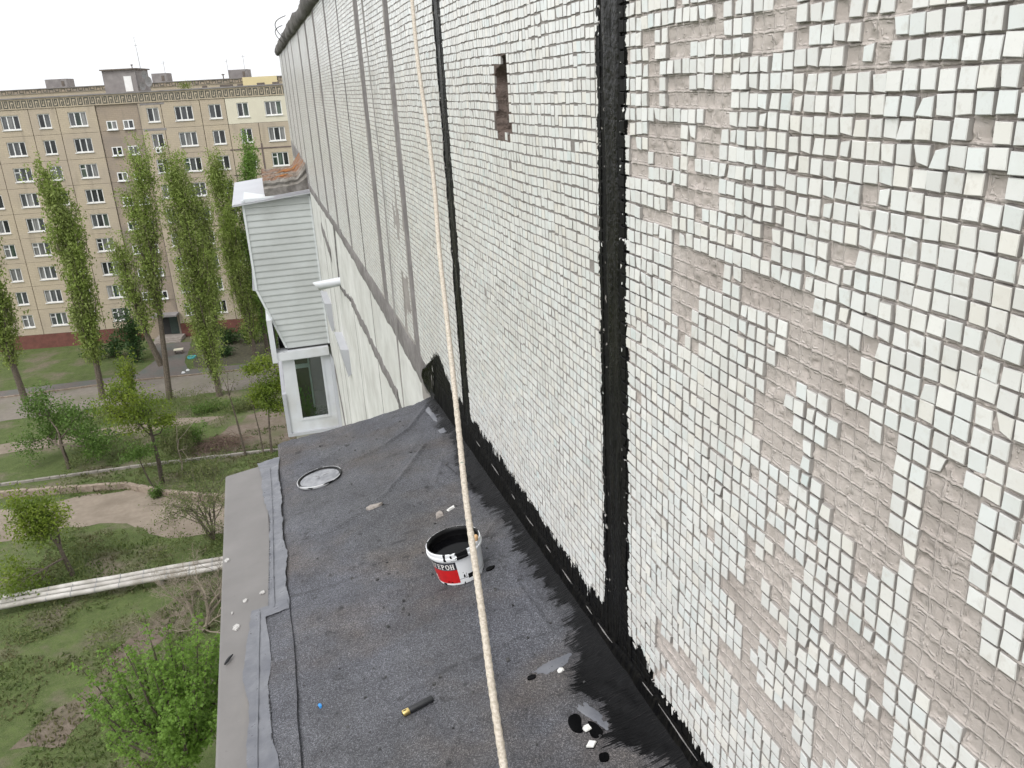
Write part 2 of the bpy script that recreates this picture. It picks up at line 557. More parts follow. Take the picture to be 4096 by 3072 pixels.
BARE = [
 [(1.984,0.117), (1.882,0.120), (1.760,0.116), (1.761,0.140), (1.689,0.133), (1.688,0.120), (1.726,0.119), (1.723,0.084), (1.787,0.081), (1.880,0.080), (1.879,0.042), (1.982,0.043)],
 [(1.617,0.084), (1.573,0.086), (1.536,0.088), (1.539,0.119), (1.499,0.116), (1.496,0.092), (1.428,0.087), (1.424,0.047), (1.463,0.046), (1.541,0.044), (1.538,0.014), (1.606,0.012), (1.614,0.051)],
 [(1.459,0.047), (1.426,0.045), (1.422,0.016), (1.457,0.011)],
 [(1.461,0.007), (1.391,0.007), (1.387,-0.024), (1.457,-0.027)],
 [(1.354,0.091), (1.315,0.086), (1.310,0.049), (1.348,0.049)],
 [(1.309,0.012), (1.271,0.013), (1.266,-0.022), (1.308,-0.023)],
 [(1.239,0.051), (1.202,0.050), (1.190,-0.027), (1.228,-0.027)],
 [(1.981,0.009), (1.877,0.006), (1.876,-0.027), (1.843,-0.030), (1.835,-0.063), (1.790,-0.066), (1.754,-0.060), (1.758,0.006), (1.684,0.006), (1.679,-0.026), (1.646,-0.032), (1.644,-0.062), (1.679,-0.065), (1.693,-0.102), (1.725,-0.143), (1.722,-0.181), (1.829,-0.175), (1.826,-0.105), (1.788,-0.098), (1.790,-0.069), (1.979,-0.067)],
 [(1.978,-0.102), (1.910,-0.107), (1.914,-0.177), (1.976,-0.184)],
 [(1.867,-0.209), (1.725,-0.226), (1.726,-0.256), (1.688,-0.259), (1.686,-0.285), (1.836,-0.303), (1.913,-0.298), (1.942,-0.292), (1.936,-0.257), (1.872,-0.255)],
 [(1.239,-0.187), (1.202,-0.186), (1.197,-0.217), (1.235,-0.219)],
 [(1.573,-0.072), (1.537,-0.075), (1.534,-0.100), (1.571,-0.101)],
 [(1.541,-0.314), (1.497,-0.307), (1.496,-0.369), (1.536,-0.368)],
 [(1.308,-0.296), (1.231,-0.294), (1.229,-0.366), (1.305,-0.364)],
 [(1.970,-0.385), (1.917,-0.380), (1.912,-0.414), (1.831,-0.408), (1.757,-0.415), (1.689,-0.409), (1.690,-0.487), (1.769,-0.494), (1.809,-0.495), (1.806,-0.560), (1.844,-0.573), (1.847,-0.654), (1.914,-0.676), (1.924,-0.604), (1.963,-0.606)],
 [(1.621,-0.416), (1.428,-0.418), (1.341,-0.411), (1.350,-0.473), (1.270,-0.487), (1.198,-0.483), (1.198,-0.457), (1.161,-0.457), (1.158,-0.489), (1.195,-0.492), (1.190,-0.529), (1.157,-0.529), (1.155,-0.567), (1.164,-0.570), (1.201,-0.567), (1.235,-0.573), (1.234,-0.609), (1.203,-0.608), (1.159,-0.603), (1.154,-0.649), (1.118,-0.645), (1.110,-0.652), (1.265,-0.718), (1.268,-0.690), (1.229,-0.677), (1.230,-0.638), (1.270,-0.645), (1.271,-0.602), (1.385,-0.606), (1.423,-0.646), (1.420,-0.679), (1.382,-0.674), (1.381,-0.723), (1.347,-0.734), (1.345,-0.752), (1.495,-0.815), (1.497,-0.796), (1.536,-0.792), (1.545,-0.695), (1.502,-0.680), (1.509,-0.606), (1.432,-0.564), (1.422,-0.520), (1.426,-0.486), (1.504,-0.488), (1.618,-0.490)],
 [(1.501,-0.818), (1.344,-0.751), (1.343,-0.786), (1.378,-0.802), (1.380,-0.848), (1.416,-0.842), (1.499,-0.846)],
 [(1.307,-0.735), (1.097,-0.646), (1.082,-0.749), (1.111,-0.764), (1.106,-0.801), (1.075,-0.792), (1.064,-0.862), (1.109,-0.884), (1.111,-0.910), (1.151,-0.931), (1.183,-0.950), (1.187,-0.878), (1.227,-0.883), (1.233,-0.834), (1.263,-0.840), (1.269,-0.795), (1.300,-0.789)],
 [(1.526,-1.093), (1.424,-1.055), (1.421,-1.013), (1.444,-1.016), (1.454,-0.991), (1.413,-0.979), (1.373,-0.977), (1.375,-1.027), (1.332,-1.030), (1.338,-1.103), (1.339,-1.164), (1.380,-1.192), (1.407,-1.157), (1.480,-1.140), (1.485,-1.175), (1.441,-1.211), (1.392,-1.222), (1.388,-1.261), (1.418,-1.277), (1.451,-1.278), (1.482,-1.300), (1.484,-1.376), (1.517,-1.400), (1.525,-1.313), (1.588,-1.321), (1.601,-1.266), (1.649,-1.267), (1.651,-1.238), (1.596,-1.211), (1.527,-1.174)],
 [(1.227,-1.079), (1.145,-1.060), (1.075,-1.050), (1.066,-1.071), (1.065,-1.118), (1.145,-1.148), (1.224,-1.154)],
 [(1.221,-1.231), (1.183,-1.226), (1.147,-1.221), (1.098,-1.234), (1.067,-1.217), (1.029,-1.180), (1.012,-1.211), (1.002,-1.277), (1.256,-1.515), (1.252,-1.424), (1.254,-1.350), (1.262,-1.278)],
 [(1.639,-1.410), (1.552,-1.426), (1.526,-1.407), (1.478,-1.400), (1.462,-1.429), (1.373,-1.415), (1.328,-1.406), (1.329,-1.468), (1.300,-1.454), (1.290,-1.547), (1.361,-1.614), (1.370,-1.527), (1.435,-1.537), (1.549,-1.577), (1.555,-1.501), (1.621,-1.534), (1.634,-1.487)],
 [(2.041,-1.632), (1.896,-1.638), (1.777,-1.606), (1.763,-1.657), (1.731,-1.632), (1.665,-1.646), (1.622,-1.664), (1.705,-1.705), (1.843,-1.712), (1.984,-1.732), (2.040,-1.698)],
 [(2.145,0.116), (2.081,0.111), (2.080,0.044), (2.144,0.050)],
 [(2.096,0.045), (2.026,0.042), (2.023,-0.067), (2.094,-0.067)],
 [(2.144,-0.105), (2.170,-0.106), (2.170,-0.134), (2.214,-0.168), (2.215,-0.256), (2.101,-0.251), (2.101,-0.191), (2.187,-0.181)],
 [(2.094,-0.104), (1.956,-0.105), (1.953,-0.212), (2.060,-0.220), (2.060,-0.185), (2.093,-0.180)],
 [(2.143,-0.391), (2.143,-0.357), (2.025,-0.346), (1.950,-0.309), (1.948,-0.371)],
]

# ================================================================== the tiled panel building on the right
PT = 0.0374                                   # tile pitch
SEAMS = [(2.345, .245, 'black'), (4.65, .20, 'black'), (6.33, .22, 'grey'), (8.0, .30, 'grey'), (9.59, .06, 'grey'),
         (11.02, .17, 'grey'), (12.85, .30, 'grey'), (14.65, .34, 'grey'), (16.78, .36, 'grey'), (19.63, .30, 'grey'),
         (21.4, .3, 'grey'), (23.3, .3, 'grey'), (25.4, .34, 'grey')]
WALL_END, ZTOP = 27.2, 1.08
HOLE = (3.37, 3.625, -.245, .125)


def bitumen_material(name, rough=.3, spec=.36):
    m, k, b = newmat(name)
    p = k.pos()
    br = k.noise(k.scale(p, (70, 70, 6)), 1.0, 5)
    col = k.mix(k.ramp(br, [(.42, 0), (.72, 1)]), (.002, .002, .0024), (.010, .0095, .008))
    h = k.math('ADD', k.math('MULTIPLY', br, .8), k.noise(p, 55, 4))
    rr = k.ramp(k.noise(k.scale(p, (20, 20, 5)), 1.0, 4), [(.35, rough), (.75, rough + .3)])
    setb(k, b, col=col, rough=rr, normal=k.bump(h, .6, .014), spec=spec)
    return m


M['bitumen'] = bitumen_material("black_bitumen", .2, .26)
M['bitumen_dull'] = bitumen_material("brushed_bitumen", .5, .07)
M['felt'] = pmat("weathered_roofing_felt", (.045, .041, .038), (.115, .105, .098), 7, .85, .7, 30, .02, c3=(.17, .16, .155), s3=1.4)
M['hole'] = pmat("broken_concrete", (.07, .052, .045), (.17, .132, .115), 22, .95, .8, 60, .012, c3=(.12, .085, .07), s3=6)

BLD = thing("panel_building", (3.0, 12.0, 0.0), "tall panel building wall faced with small white mosaic tiles, many fallen off", "building")
link("building_core", MB().box(.13, 9.0, -4.0, WALL_END - .02, 0.0, H + 1.0).mesh("building_core", M['stucco']), BLD)


def wavy(y, z):
    return .007 * (fbm(y * .9, z * .8, 5, 3) - .5) * 2 + .0035 * (vnoise(y * 3.1, z * 2.2, 9) - .5) * 2


# mortar bed behind the tiles (everything but the nearest panel), with an opening at the broken slot
mb = MB()
xs = -.003


def sheet(mb, y0, y1, z0, z1, x=xs):
    mb.add([(x, y0, H + z0), (x, y1, H + z0), (x, y1, H + z1), (x, y0, H + z1)], [(0, 3, 2, 1)])


sheet(mb, 2.28, HOLE[0], -2.4, ZTOP)
sheet(mb, HOLE[1], 6.33, -2.4, ZTOP)
sheet(mb, HOLE[0], HOLE[1], -2.4, HOLE[2])
sheet(mb, HOLE[0], HOLE[1], HOLE[3], ZTOP)
sheet(mb, 6.33, WALL_END, -2.0, ZTOP)
sheet(mb, -3.9, .66, -2.4, ZTOP)
sheet(mb, .66, 2.28, .36, ZTOP)
mb.add([(xs, WALL_END, H - 24), (xs, WALL_END, H + ZTOP), (.14, WALL_END, H + ZTOP), (.14, WALL_END, H - 24)], [(0, 1, 2, 3)])
link("mortar_bed", mb.mesh("mortar_bed", M['mortar']), BLD)

# nearest panel: relief of tile imprints where the tiles fell off
PANEL_Y1 = 2.30
ny, nz = 330, 490
yy = np.linspace(.65, PANEL_Y1, ny)
zz = np.linspace(-2.1, .37, nz)
Yg, Zg = np.meshgrid(yy, zz, indexing='ij')
Zw = Zg - wavy(Yg, Zg)
fy = ((PANEL_Y1 - .012 - Yg) / PT) % 1.0
fz = ((.44 - Zw) / PT) % 1.0
dy = np.minimum(fy, 1 - fy)
dz = np.minimum(fz, 1 - fz)
brk = vnoise(Yg * 31, Zg * 31, 21)
ridge = np.clip(1.25 - np.minimum(dy / .10, dz / .12), 0, 1) * np.clip(2.2 * brk - .15, 0, 1)
rough = (fbm(Yg * 60, Zg * 60, 3, 3) - .5)
cell = vnoise(np.floor((PANEL_Y1 - .012 - Yg) / PT) * 7.3 + .5, np.floor((.44 - Zw) / PT) * 5.1 + .5, 33)
smear = np.clip((fbm(Yg * 9, Zg * 9, 8, 3) - .52) * 8, 0, 1)
off = .0030 * ridge + .0016 * rough * 2 + .0016 * (cell - .5) * 2 * (1 - np.clip(ridge * 3, 0, 1)) + .0030 * smear * rough * 2 - .0010
chip = vnoise(Yg * 52, Zg * 40, 77)
off += np.where(chip > .86, .0034, 0) - np.where(vnoise(Yg * 70, Zg * 70, 78) > .90, .004, 0)
V = np.stack([-off, Yg, H + Zg], -1).reshape(-1, 3)
me = mesh_np("bare_mortar_bed", V, grid_faces(ny, nz)[:, ::-1], M['bare'], True)
for nm_, ar_ in (("cu", (PANEL_Y1 - .012 - Yg) / PT), ("cv", (.44 - Zw) / PT)):
    at = me.attributes.new(nm_, 'FLOAT', 'POINT')
    at.data.foreach_set("value", ar_.reshape(-1).astype(np.float32))
o = link("bare_mortar_bed", me, BLD)
tag(o, "pinkish grey mortar with square imprints where tiles have fallen")

# broken slot in the middle panel
SLOT = [(3.565, .048), (3.50, .058), (3.475, .09), (3.415, .098), (3.400, .03), (3.388, -.05), (3.402, -.12), (3.388, -.185), (3.42, -.215), (3.46, -.20), (3.52, -.222), (3.585, -.205), (3.603, -.15), (3.582, -.06), (3.592, .01)]
ny, nz = 56, 88
A, B = np.meshgrid(np.linspace(HOLE[0] - .004, HOLE[1] + .004, ny), np.linspace(HOLE[2] - .004, HOLE[3] + .004, nz), indexing='ij')
Aj = A + .014 * (fbm(A * 30, B * 30, 42, 3) - .5)
Bj = B + .014 * (fbm(A * 30, B * 30, 43, 3) - .5)
ins = in_poly(Aj, Bj, SLOT)
dst = np.full(A.shape, 9.)
for (y0, z0), (y1, z1) in zip(SLOT, SLOT[1:] + SLOT[:1]):
    ux, uz = y1 - y0, z1 - z0
    t = np.clip(((Aj - y0) * ux + (Bj - z0) * uz) / (ux * ux + uz * uz), 0, 1)
    dst = np.minimum(dst, np.hypot(Aj - y0 - t * ux, Bj - z0 - t * uz))
q_ = np.where(ins, np.clip(dst / .016, 0, 1), 0)
wob = fbm(A * 28, B * 28, 41, 4) - .5
dep = q_ ** .55 * (.040 + .075 * np.clip(1 - (A - 3.39) / .085, 0, 1)) + wob * .045 * q_ - .001 * wob * (1 - q_)
V = np.stack([-.0032 + dep, A, H + B], -1).reshape(-1, 3)
o = link("broken_slot", mesh_np("broken_slot", V, grid_faces(ny, nz)[:, ::-1], M['hole'], False), BLD)
tag(o, "narrow upright slot broken into the tiled wall")

# lower plain wall
mb = MB()
sheet(mb, 5.6, WALL_END, -24, -1.98, -.001)
sheet(mb, -3.9, 5.6, -24, -2.35, -.001)
link("stucco_wall", mb.mesh("stucco_wall", M['stucco']), BLD)


def strip(name, p0, p1, w, mat, proud=.006, amp=.02, rough=.003, nu=6, step=.04, seed=0, label=None, groove=0.0, w1=None):
    """ragged band on the wall from (y,z) p0 to p1"""
    p0, p1 = np.array(p0, float), np.array(p1, float)
    L = np.linalg.norm(p1 - p0)
    n = max(4, int(L / step))
    t = np.linspace(0, 1, n)
    d = (p1 - p0) / L
    nr = np.array([-d[1], d[0]])
    ws = w + ((w if w1 is None else w1) - w) * t
    lo = -ws / 2 + amp * (fbm(t * L * 6, t * 0, seed + 1, 4) - .5) * 2
    hi = ws / 2 + amp * (fbm(t * L * 6, t * 0 + 9, seed + 2, 4) - .5) * 2
    V = []
    for j in range(nu):
        q = j / (nu - 1)
        o_ = lo + (hi - lo) * q
        yz = p0 + np.outer(t, d) * L + np.outer(o_, nr)
        prof = proud * min(1.0, 4 * min(q, 1 - q)) - groove * max(0, 1 - abs(q - .5) * 5)
        x = -.002 - prof - rough * (fbm(t * L * 16, t * 0 + q * 7, seed + 5, 3) - .5) * 2 * (1 if 0 < j < nu - 1 else 0)
        if j in (0, nu - 1):
            x = x * 0 + .004
        V.append(np.stack([x, yz[:, 0], H + yz[:, 1]], -1))
    V = np.array(V)
    me = mesh_np(name, V.reshape(-1, 3), grid_faces(nu, n), mat, True)
    return tag(link(name, me, BLD), label)


for i, (yc, w, kd) in enumerate(SEAMS):
    if kd == 'black':
        z0 = -2.02
        o = strip("black_seam", (yc - .004, z0), (yc + .01, ZTOP), w * .52, M['bitumen'], .005, .016, .004, 9, .022, 10 * i, "seam between wall panels thickly coated in black bitumen", .003)
    else:
        o = strip("grey_seam", (yc, -1.99), (yc, ZTOP), w, M['band'] if w > .08 else M['band_dark'], .0085, .016 if w > .08 else .006, .003, 6, .05, 10 * i, "seam between wall panels smeared with grey cement")
# horizontal cement bands at the foot of the tiles and lower down
strip("cement_band", (5.85, -2.13), (12.5, -2.02), .33, M['band'], .010, .035, .004, 8, .06, 300, "wide grey cement band below the tiles", w1=.19)
strip("cement_band", (12.4, -2.01), (20.2, -2.05), .19, M['band'], .011, .035, .004, 8, .08, 310)
strip("cement_band", (7.9, -2.96), (12.2, -2.95), .20, M['band'], .008, .06, .004, 8, .06, 320)
strip("cement_band", (12.3, -2.96), (14.1, -3.12), .10, M['band_dark'], .008, .05, .004, 8, .06, 330)
strip("cement_band", (14.2, -3.1), (13.8, -2.05), .26, M['band_dark'], .012, .05, .004, 8, .06, 340)
strip("cement_band", (15.4, -2.85), (17.2, -2.55), .30, M['band'], .008, .07, .004, 8, .06, 350)
strip("cement_band", (20.0, -1.75), (26.8, -1.55), .55, M['band'], .012, .10, .006, 8, .1, 355)
strip("cement_band", (19.2, -6.2), (16.0, -8.6), .5, M['band'], .008, .06, .004, 8, .1, 360)
strip("cement_band", (7.2, -3.3), (7.9, -3.02), .22, M['band_dark'], .008, .06, .004, 8, .05, 365)
for i, (yv, zt) in enumerate([(9.46, -2.15), (12.0, -2.9), (15.7, -2.2), (17.0, -2.2)]):
    strip("wall_joint", (yv, -9.0), (yv, zt), .03, M['band'], .003, .012, .001, 4, .1, 400 + i * 7)
M['white_paint'] = pmat("white_wall_paint", (.66, .66, .64), (.56, .56, .54), 5, .85, .3, 50, .005)
for i, (yv, zt, w) in enumerate([(11.55, -3.1, .26), (15.0, -3.6, .30)]):
    strip("white_streak", (yv, -9.0), (yv, zt), w, M['white_paint'], .002, .03, .001, 4, .08, 440 + i * 7)

# ---- tiles
panels = []
edges = [(s[0] - s[1] / 2, s[0] + s[1] / 2, s[2]) for s in SEAMS]
prev = 0.4
for i, (lo, hi, kd) in enumerate(edges):
    core = .5 if kd == 'black' else .98
    c_ = SEAMS[i][0]
    hw = SEAMS[i][1] / 2 * core
    panels.append((prev, c_ - hw))
    prev = c_ + hw
panels.append((prev, WALL_END))

T = []    # y, z, w, h, roll, tilt_y, tilt_z, thick
for pi, (y0, y1) in enumerate(panels):
    near = pi == 0
    y_start = PANEL_Y1 - .012 if near else y1 - .004
    ncol = int((y_start - y0) / PT)
    zbot = -2.04 if y1 < 6.4 else -1.99
    nrow = int((.44 - zbot) / PT)
    k0 = -int((ZTOP - .44) / PT)
    for k in range(k0, nrow):
        j = np.arange(ncol)
        yc = y_start - (j + .5) * PT + .0016 * (rng.random(ncol) - .5) * 2
        yc = yc + .006 * (vnoise(np.full(ncol, k * .31), j / 13 + pi, 71) - .5)
        zc = .44 - (k + .5) * PT + wavy(yc, np.full(ncol, .44 - k * PT))
        sheet_j = _hash(np.floor(j / 11) + pi * 50, np.full(ncol, np.floor(k / 12)), 4) - .5
        zc = zc + .006 * sheet_j + .0012 * rng.standard_normal(ncol)
        if near:
            w = .0326 + .0009 * rng.standard_normal(ncol)
            h = .0316 + .0009 * rng.standard_normal(ncol)
            zone = np.clip((fbm(yc * 7, zc * 7, 55, 3) - .55) * 9, 0, 1)
            roll = .018 * rng.standard_normal(ncol) + zone * .06 * (vnoise(yc * 14, zc * 14, 3) - .5)
            ty = .022 * rng.standard_normal(ncol) + zone * .06 * (vnoise(yc * 10, zc * 25, 5) - .3)
            tz = .022 * rng.standard_normal(ncol) + zone * .06 * (vnoise(yc * 18, zc * 10, 6) - .3)
            th = .0068 + .0008 * rng.standard_normal(ncol) + .003 * zone
        else:
            w = .0330 + .0007 * rng.standard_normal(ncol)
            h = .0312 + .0008 * rng.standard_normal(ncol)
            roll = .012 * rng.standard_normal(ncol)
            ty = .012 * rng.standard_normal(ncol)
            tz = .014 * rng.standard_normal(ncol)
            th = .0058 + .0005 * rng.standard_normal(ncol)
        T.append(np.stack([yc, zc, w, h, roll, ty, tz, np.clip(th, .0045, .012), np.full(ncol, near)], -1))
T = np.concatenate(T)
y_, z_ = T[:, 0], T[:, 1]
keep = np.ones(len(T), bool)
for P in BARE:
    keep &= ~in_poly(y_, z_, P)
keep &= ~in_poly(y_ + .004 * (rng.random(len(T)) - .5), z_, [(3.495 + (a_ - 3.495) * 1.10, -.06 + (b_ + .06) * 1.05) for a_, b_ in SLOT])
nearm = T[:, 8] > .5
lone = rng.random(len(T))
keep &= ~(nearm & (lone < .014))
# unseen continuation of the bare patches to the right of the photograph and above it
ext = nearm & ((y_ < 1.02) | (z_ > .16))
keep &= ~(ext & (fbm(y_ * 4.2, z_ * 4.2, 91, 3) > .605))
# lost tiles beside two grey seams
keep &= ~((y_ > 6.42) & (y_ < 6.95) & (fbm(y_ * 7, z_ * 3.0, 61, 3) > .70) & (z_ < -.25))
keep &= ~((y_ > 6.5) & (y_ < 6.85) & (z_ > -1.75) & (z_ < -1.42) & (fbm(y_ * 9, z_ * 5, 62, 3) > .38))
keep &= ~((y_ > 12.98) & (y_ < 13.25) & (z_ > -.2) & (z_ < .1) & (lone < .55))
keep &= ~(~nearm & (lone < .0012))
T = T[keep]

# template with a bevelled face (12 verts) and a plain one (8 verts)
bev = .0013
F12 = [(0, 1, 5, 4), (1, 2, 6, 5), (2, 3, 7, 6), (3, 0, 4, 7), (4, 5, 9, 8), (5, 6, 10, 9), (6, 7, 11, 10), (7, 4, 8, 11), (8, 9, 10, 11)]
F8 = [(0, 1, 5, 4), (1, 2, 6, 5), (2, 3, 7, 6), (3, 0, 4, 7), (4, 5, 6, 7)]
SG = np.array([(-1, -1), (-1, 1), (1, 1), (1, -1)], float)


def tile_geo(t, bevel):
    n = len(t)
    w, h, th = t[:, 2:3], t[:, 3:4], t[:, 7:8]
    bv = np.where(t[:, 8:9] > .5, bev, .0004)
    rings = [(0, .004)] + ([(0, 'e'), (bv, 'f')] if bevel else [(.0004, 'f')])
    out = []
    jit = .0006 if bevel else 0
    jj = [(rng.standard_normal((n, 4)) * jit, rng.standard_normal((n, 4)) * jit)]
    if bevel:                    # chipped corners here and there
        for q_ in range(4):
            hit = rng.random((n, 1)) < .022
            cut = .10 + .22 * rng.random((n, 1))
            jj[0][0][:, q_:q_ + 1] -= np.where(hit, SG[q_, 0] * w * cut, 0)
            jj[0][1][:, q_:q_ + 1] -= np.where(hit, SG[q_, 1] * h * cut * .5, 0)
    for ins, d in rings:
        yy_ = SG[None, :, 0] * (w / 2 - ins) + jj[0][0]
        zz_ = SG[None, :, 1] * (h / 2 - ins) + jj[0][1]
        if d == 'e':
            xx_ = -(th - bv) + 0 * yy_
        elif d == 'f':
            xx_ = -th + 0 * yy_
        else:
            xx_ = np.full_like(yy_, d)
        xx_ = xx_ + (t[:, 5:6] * zz_ + t[:, 6:7] * yy_) * (0 if d == .004 else 1)
        c, s = np.cos(t[:, 4:5]), np.sin(t[:, 4:5])
        y2 = yy_ * c - zz_ * s
        z2 = yy_ * s + zz_ * c
        out.append(np.stack([xx_, y2, z2], -1))
    return np.concatenate(out, 1)      # n, m, 3 (about the tile centre)


def tile_mesh(name, t, bevel):
    g = tile_geo(t, bevel)
    g[:, :, 1] += t[:, 0:1]
    g[:, :, 2] += t[:, 1:2] + H
    m = g.shape[1]
    F = np.array(F12 if bevel else F8)[None] + (np.arange(len(t)) * m)[:, None, None]
    return mesh_np(name, g.reshape(-1, 3), F.reshape(-1, 4), M['tile'])


# the 300 tiles that show largest inside the photograph become parts of their own
cp = (np.stack([np.zeros(len(T)), T[:, 0], T[:, 1] + H], -1) - EYE) @ RM
px = 512 + cp[:, 0] * 831.185 / -cp[:, 2]
py = 384 - cp[:, 1] * 831.185 / -cp[:, 2]
dist = np.linalg.norm(cp, axis=1)
area = 1.0 / dist ** 3
inside = (px > 130) & (px < 892) & (py > 3) & (py < 765) & (cp[:, 2] < 0)
bitum = (np.abs(T[:, 0] - 2.345) < .13) | (T[:, 1] < -1.8)
area = np.where(inside & ~bitum, area, 0)
order = np.argsort(-area)
single = np.zeros(len(T), bool)
single[order[:300]] = True
variants = []
for v in range(10):
    t1 = np.array([[0, 0, .0318, .0305, 0, 0, 0, .0066, 1]])
    g = tile_geo(t1, True)[0]
    if v in (3, 7):            # a chipped corner
        q = [0, 1, 2, 3][v % 4]
        for r in (0, 4, 8):
            g[r + q, 1:] *= .80
    variants.append(mesh_np("tile", g, np.array(F12), M['tile']))
for n_, i in enumerate(np.flatnonzero(single)):
    t = T[i]
    o = bpy.data.objects.new("tile", variants[n_ % 10])
    COL.objects.link(o)
    o.parent = BLD
    o.location = Vector((0, t[0], t[1] + H)) - Vector(ORG[BLD.name])
    o.rotation_euler = (t[4], t[5] * .8, -t[6] * .8)
    o.scale = (t[7] / .0066, t[2] / .0318, t[3] / .0305)
rest = T[~single]
nr = rest[:, 0] < 4.7
ga = tile_geo(rest[nr], True)
ga[:, :, 1] += rest[nr][:, 0:1]
ga[:, :, 2] += rest[nr][:, 1:2] + H
gb = tile_geo(rest[~nr], False)
gb[:, :, 1] += rest[~nr][:, 0:1]
gb[:, :, 2] += rest[~nr][:, 1:2] + H
Fa = (np.array(F12)[None] + (np.arange(len(ga)) * 12)[:, None, None]).reshape(-1, 4)
Fb = (np.array(F8)[None] + (np.arange(len(gb)) * 8)[:, None, None]).reshape(-1, 4) + len(ga) * 12
V = np.concatenate([ga.reshape(-1, 3), gb.reshape(-1, 3)])
me = mesh_np("tile_field", V, np.concatenate([Fa, Fb]), M['tile'])
me.materials.append(M['tile_painted'])
pnt = (np.abs(rest[:, 0] - 2.345) < .24) | (np.abs(rest[:, 0] - 4.65) < .22) | ((rest[:, 1] < -1.62) & (rest[:, 0] < 6.2))
me.polygons.foreach_set("material_index", np.concatenate([np.repeat(pnt[nr], 9), np.repeat(pnt[~nr], 5)]).astype(np.int32))
o = link("tile_field", me, BLD, kind="stuff")
tag(o, "thousands of small white mosaic tiles in straight courses")

# ---- coping of weathered felt along the roof edge
prof = [(.02, 1.07), (-.05, 1.06), (-.085, 1.09), (-.10, 1.16), (-.09, 1.25), (-.05, 1.31), (.05, 1.335), (.6, 1.35)]
ys = np.arange(-3.5, WALL_END + .25, .09)
V = np.zeros((len(prof), len(ys), 3))
for i, (px_, pz_) in enumerate(prof):
    am = .032 if 0 < i < 6 else .01
    big = np.where(_hash(np.floor(ys / .8), np.floor(ys * 0), 3) > .5, .016, -.014)
    V[i, :, 0] = px_ + am * (fbm(ys * 2.5, ys * 0 + i * .7, 80, 4) - .5) * 2 + (big if 0 < i < 6 else 0)
    V[i, :, 1] = ys
    V[i, :, 2] = H + pz_ + am * (fbm(ys * 2.1, ys * 0 + i * .9, 88, 4) - .5) * 2 - (.05 * np.clip(fbm(ys * 9, ys * 0, 99, 3) - .5, 0, 1) if i in (1, 2) else 0)
me = mesh_np("coping", V.reshape(-1, 3), grid_faces(len(prof), len(ys)), M['felt'], True)
tag(link("coping", me, BLD), "dark weathered felt coping along the roof edge")
mb = MB().box(.02, .8, WALL_END - .1, WALL_END + .2, H + 1.0, H + 1.36)
link("coping_end", mb.mesh("coping_end", M['felt']), BLD)

# ================================================================== flat balcony roof in the foreground
RY0, RY1 = -.6, 5.72
RXE = -1.172


def roof_z(x, y):
    return H - 1.885 - .05 * y + .155 * x


RN = Vector((-.155, .05, 1)).normalized()
WR = [[(-.10, 5.60), (-.272, 5.277), (-.471, 5.073), (-.665, 4.973), (-.80, 4.983)],
      [(-.256, 4.862), (-.383, 4.647), (-.485, 4.484), (-.596, 4.345), (-.75, 4.25)],
      [(-.636, 4.184), (-.772, 4.188), (-.896, 4.125), (-1.06, 4.135)],
      [(-.20, 4.55), (-.30, 4.30), (-.26, 4.10), (-.13, 3.95)],
      [(-.12, 3.62), (-.25, 3.45), (-.30, 3.38)],
      [(-.36, 2.95), (-.42, 2.6), (-.50, 2.2), (-.52, 1.8)],
      [(-.19, 3.0), (-.17, 2.62)], [(-.62, 2.3), (-.75, 2.05), (-.85, 1.8)]]


def seg_dist(x, y, L):
    d = np.full(x.shape, 9.)
    for (ax, ay), (bx, by) in zip(L[:-1], L[1:]):
        ux, uy = bx - ax, by - ay
        t = np.clip(((x - ax) * ux + (y - ay) * uy) / (ux * ux + uy * uy), 0, 1)
        d = np.minimum(d, np.hypot(x - ax - t * ux, y - ay - t * uy))
    return d


def roof_surf(x, y, seed=0):
    d = -x
    z = roof_z(x, y)
    z = z + .028 * np.clip((.15 - d) / .15, 0, 1) ** 2.0
    z = z + .034 * (fbm(x * 1.6, y * 1.6, 15, 3) - .5) * np.clip((d - .05) * 8, 0, 1)
    z = z + .009 * (fbm(x * 9, y * 9, 16, 3) - .5)
    return z


nx, ny = 150, 560
gx = np.linspace(RXE, 0.003, nx)
gy = np.linspace(RY0, RY1, ny)
X, Y = np.meshgrid(gx, gy, indexing='ij')
Yj = Y + np.where(Y > RY1 - .02, .02 * (fbm(X * 12, Y * 0, 19, 3) - .5) * 2, 0)
Z = roof_surf(X, Yj)
rid = np.zeros_like(X)
for i, L in enumerate(WR):
    dd = seg_dist(X + .012 * (fbm(X * 12, Y * 12, 44, 2) - .5), Y + .012 * (fbm(X * 12, Y * 12, 45, 2) - .5), L)
    wd = .018 if i < 4 else .010
    rid = np.maximum(rid, np.exp(-(dd / wd) ** 2) * (1.0 if i < 3 else .5))
Z = Z + .013 * rid + .004 * np.clip((fbm(X * 14, Y * 14, 47, 3) - .62) * 6, 0, 1)
# torn patch of felt near the far end
pd = in_poly(X, Y, [(-.30, 4.44), (-.20, 4.50), (-.165, 4.31), (-.25, 4.27)])
Z = Z + .006 * pd
# the lip at the outer edge
lip = np.clip((X - (RXE + .03)) / -.03, 0, 1)
Z = Z - .006 * lip
V = np.stack([X, Yj, Z], -1).reshape(-1, 3)
# how much bitumen the brush left (0..1, thresholded with fine noise in the material)
d = -X
reach = .085 + .03 * (fbm(Y * 2.3, Y * 0, 51, 3) - .5) * 2 + .05 * np.exp(-((Y - 4.1) / .35) ** 2)
reach = reach + .095 * np.exp(-((Y - 2.28) / .20) ** 2) + .07 * np.exp(-((Y - 1.98) / .10) ** 2) - .03 * np.exp(-((Y - 1.78) / .10) ** 2)
paint = np.clip(.5 + (reach - d) / .16, 0, 1.35)


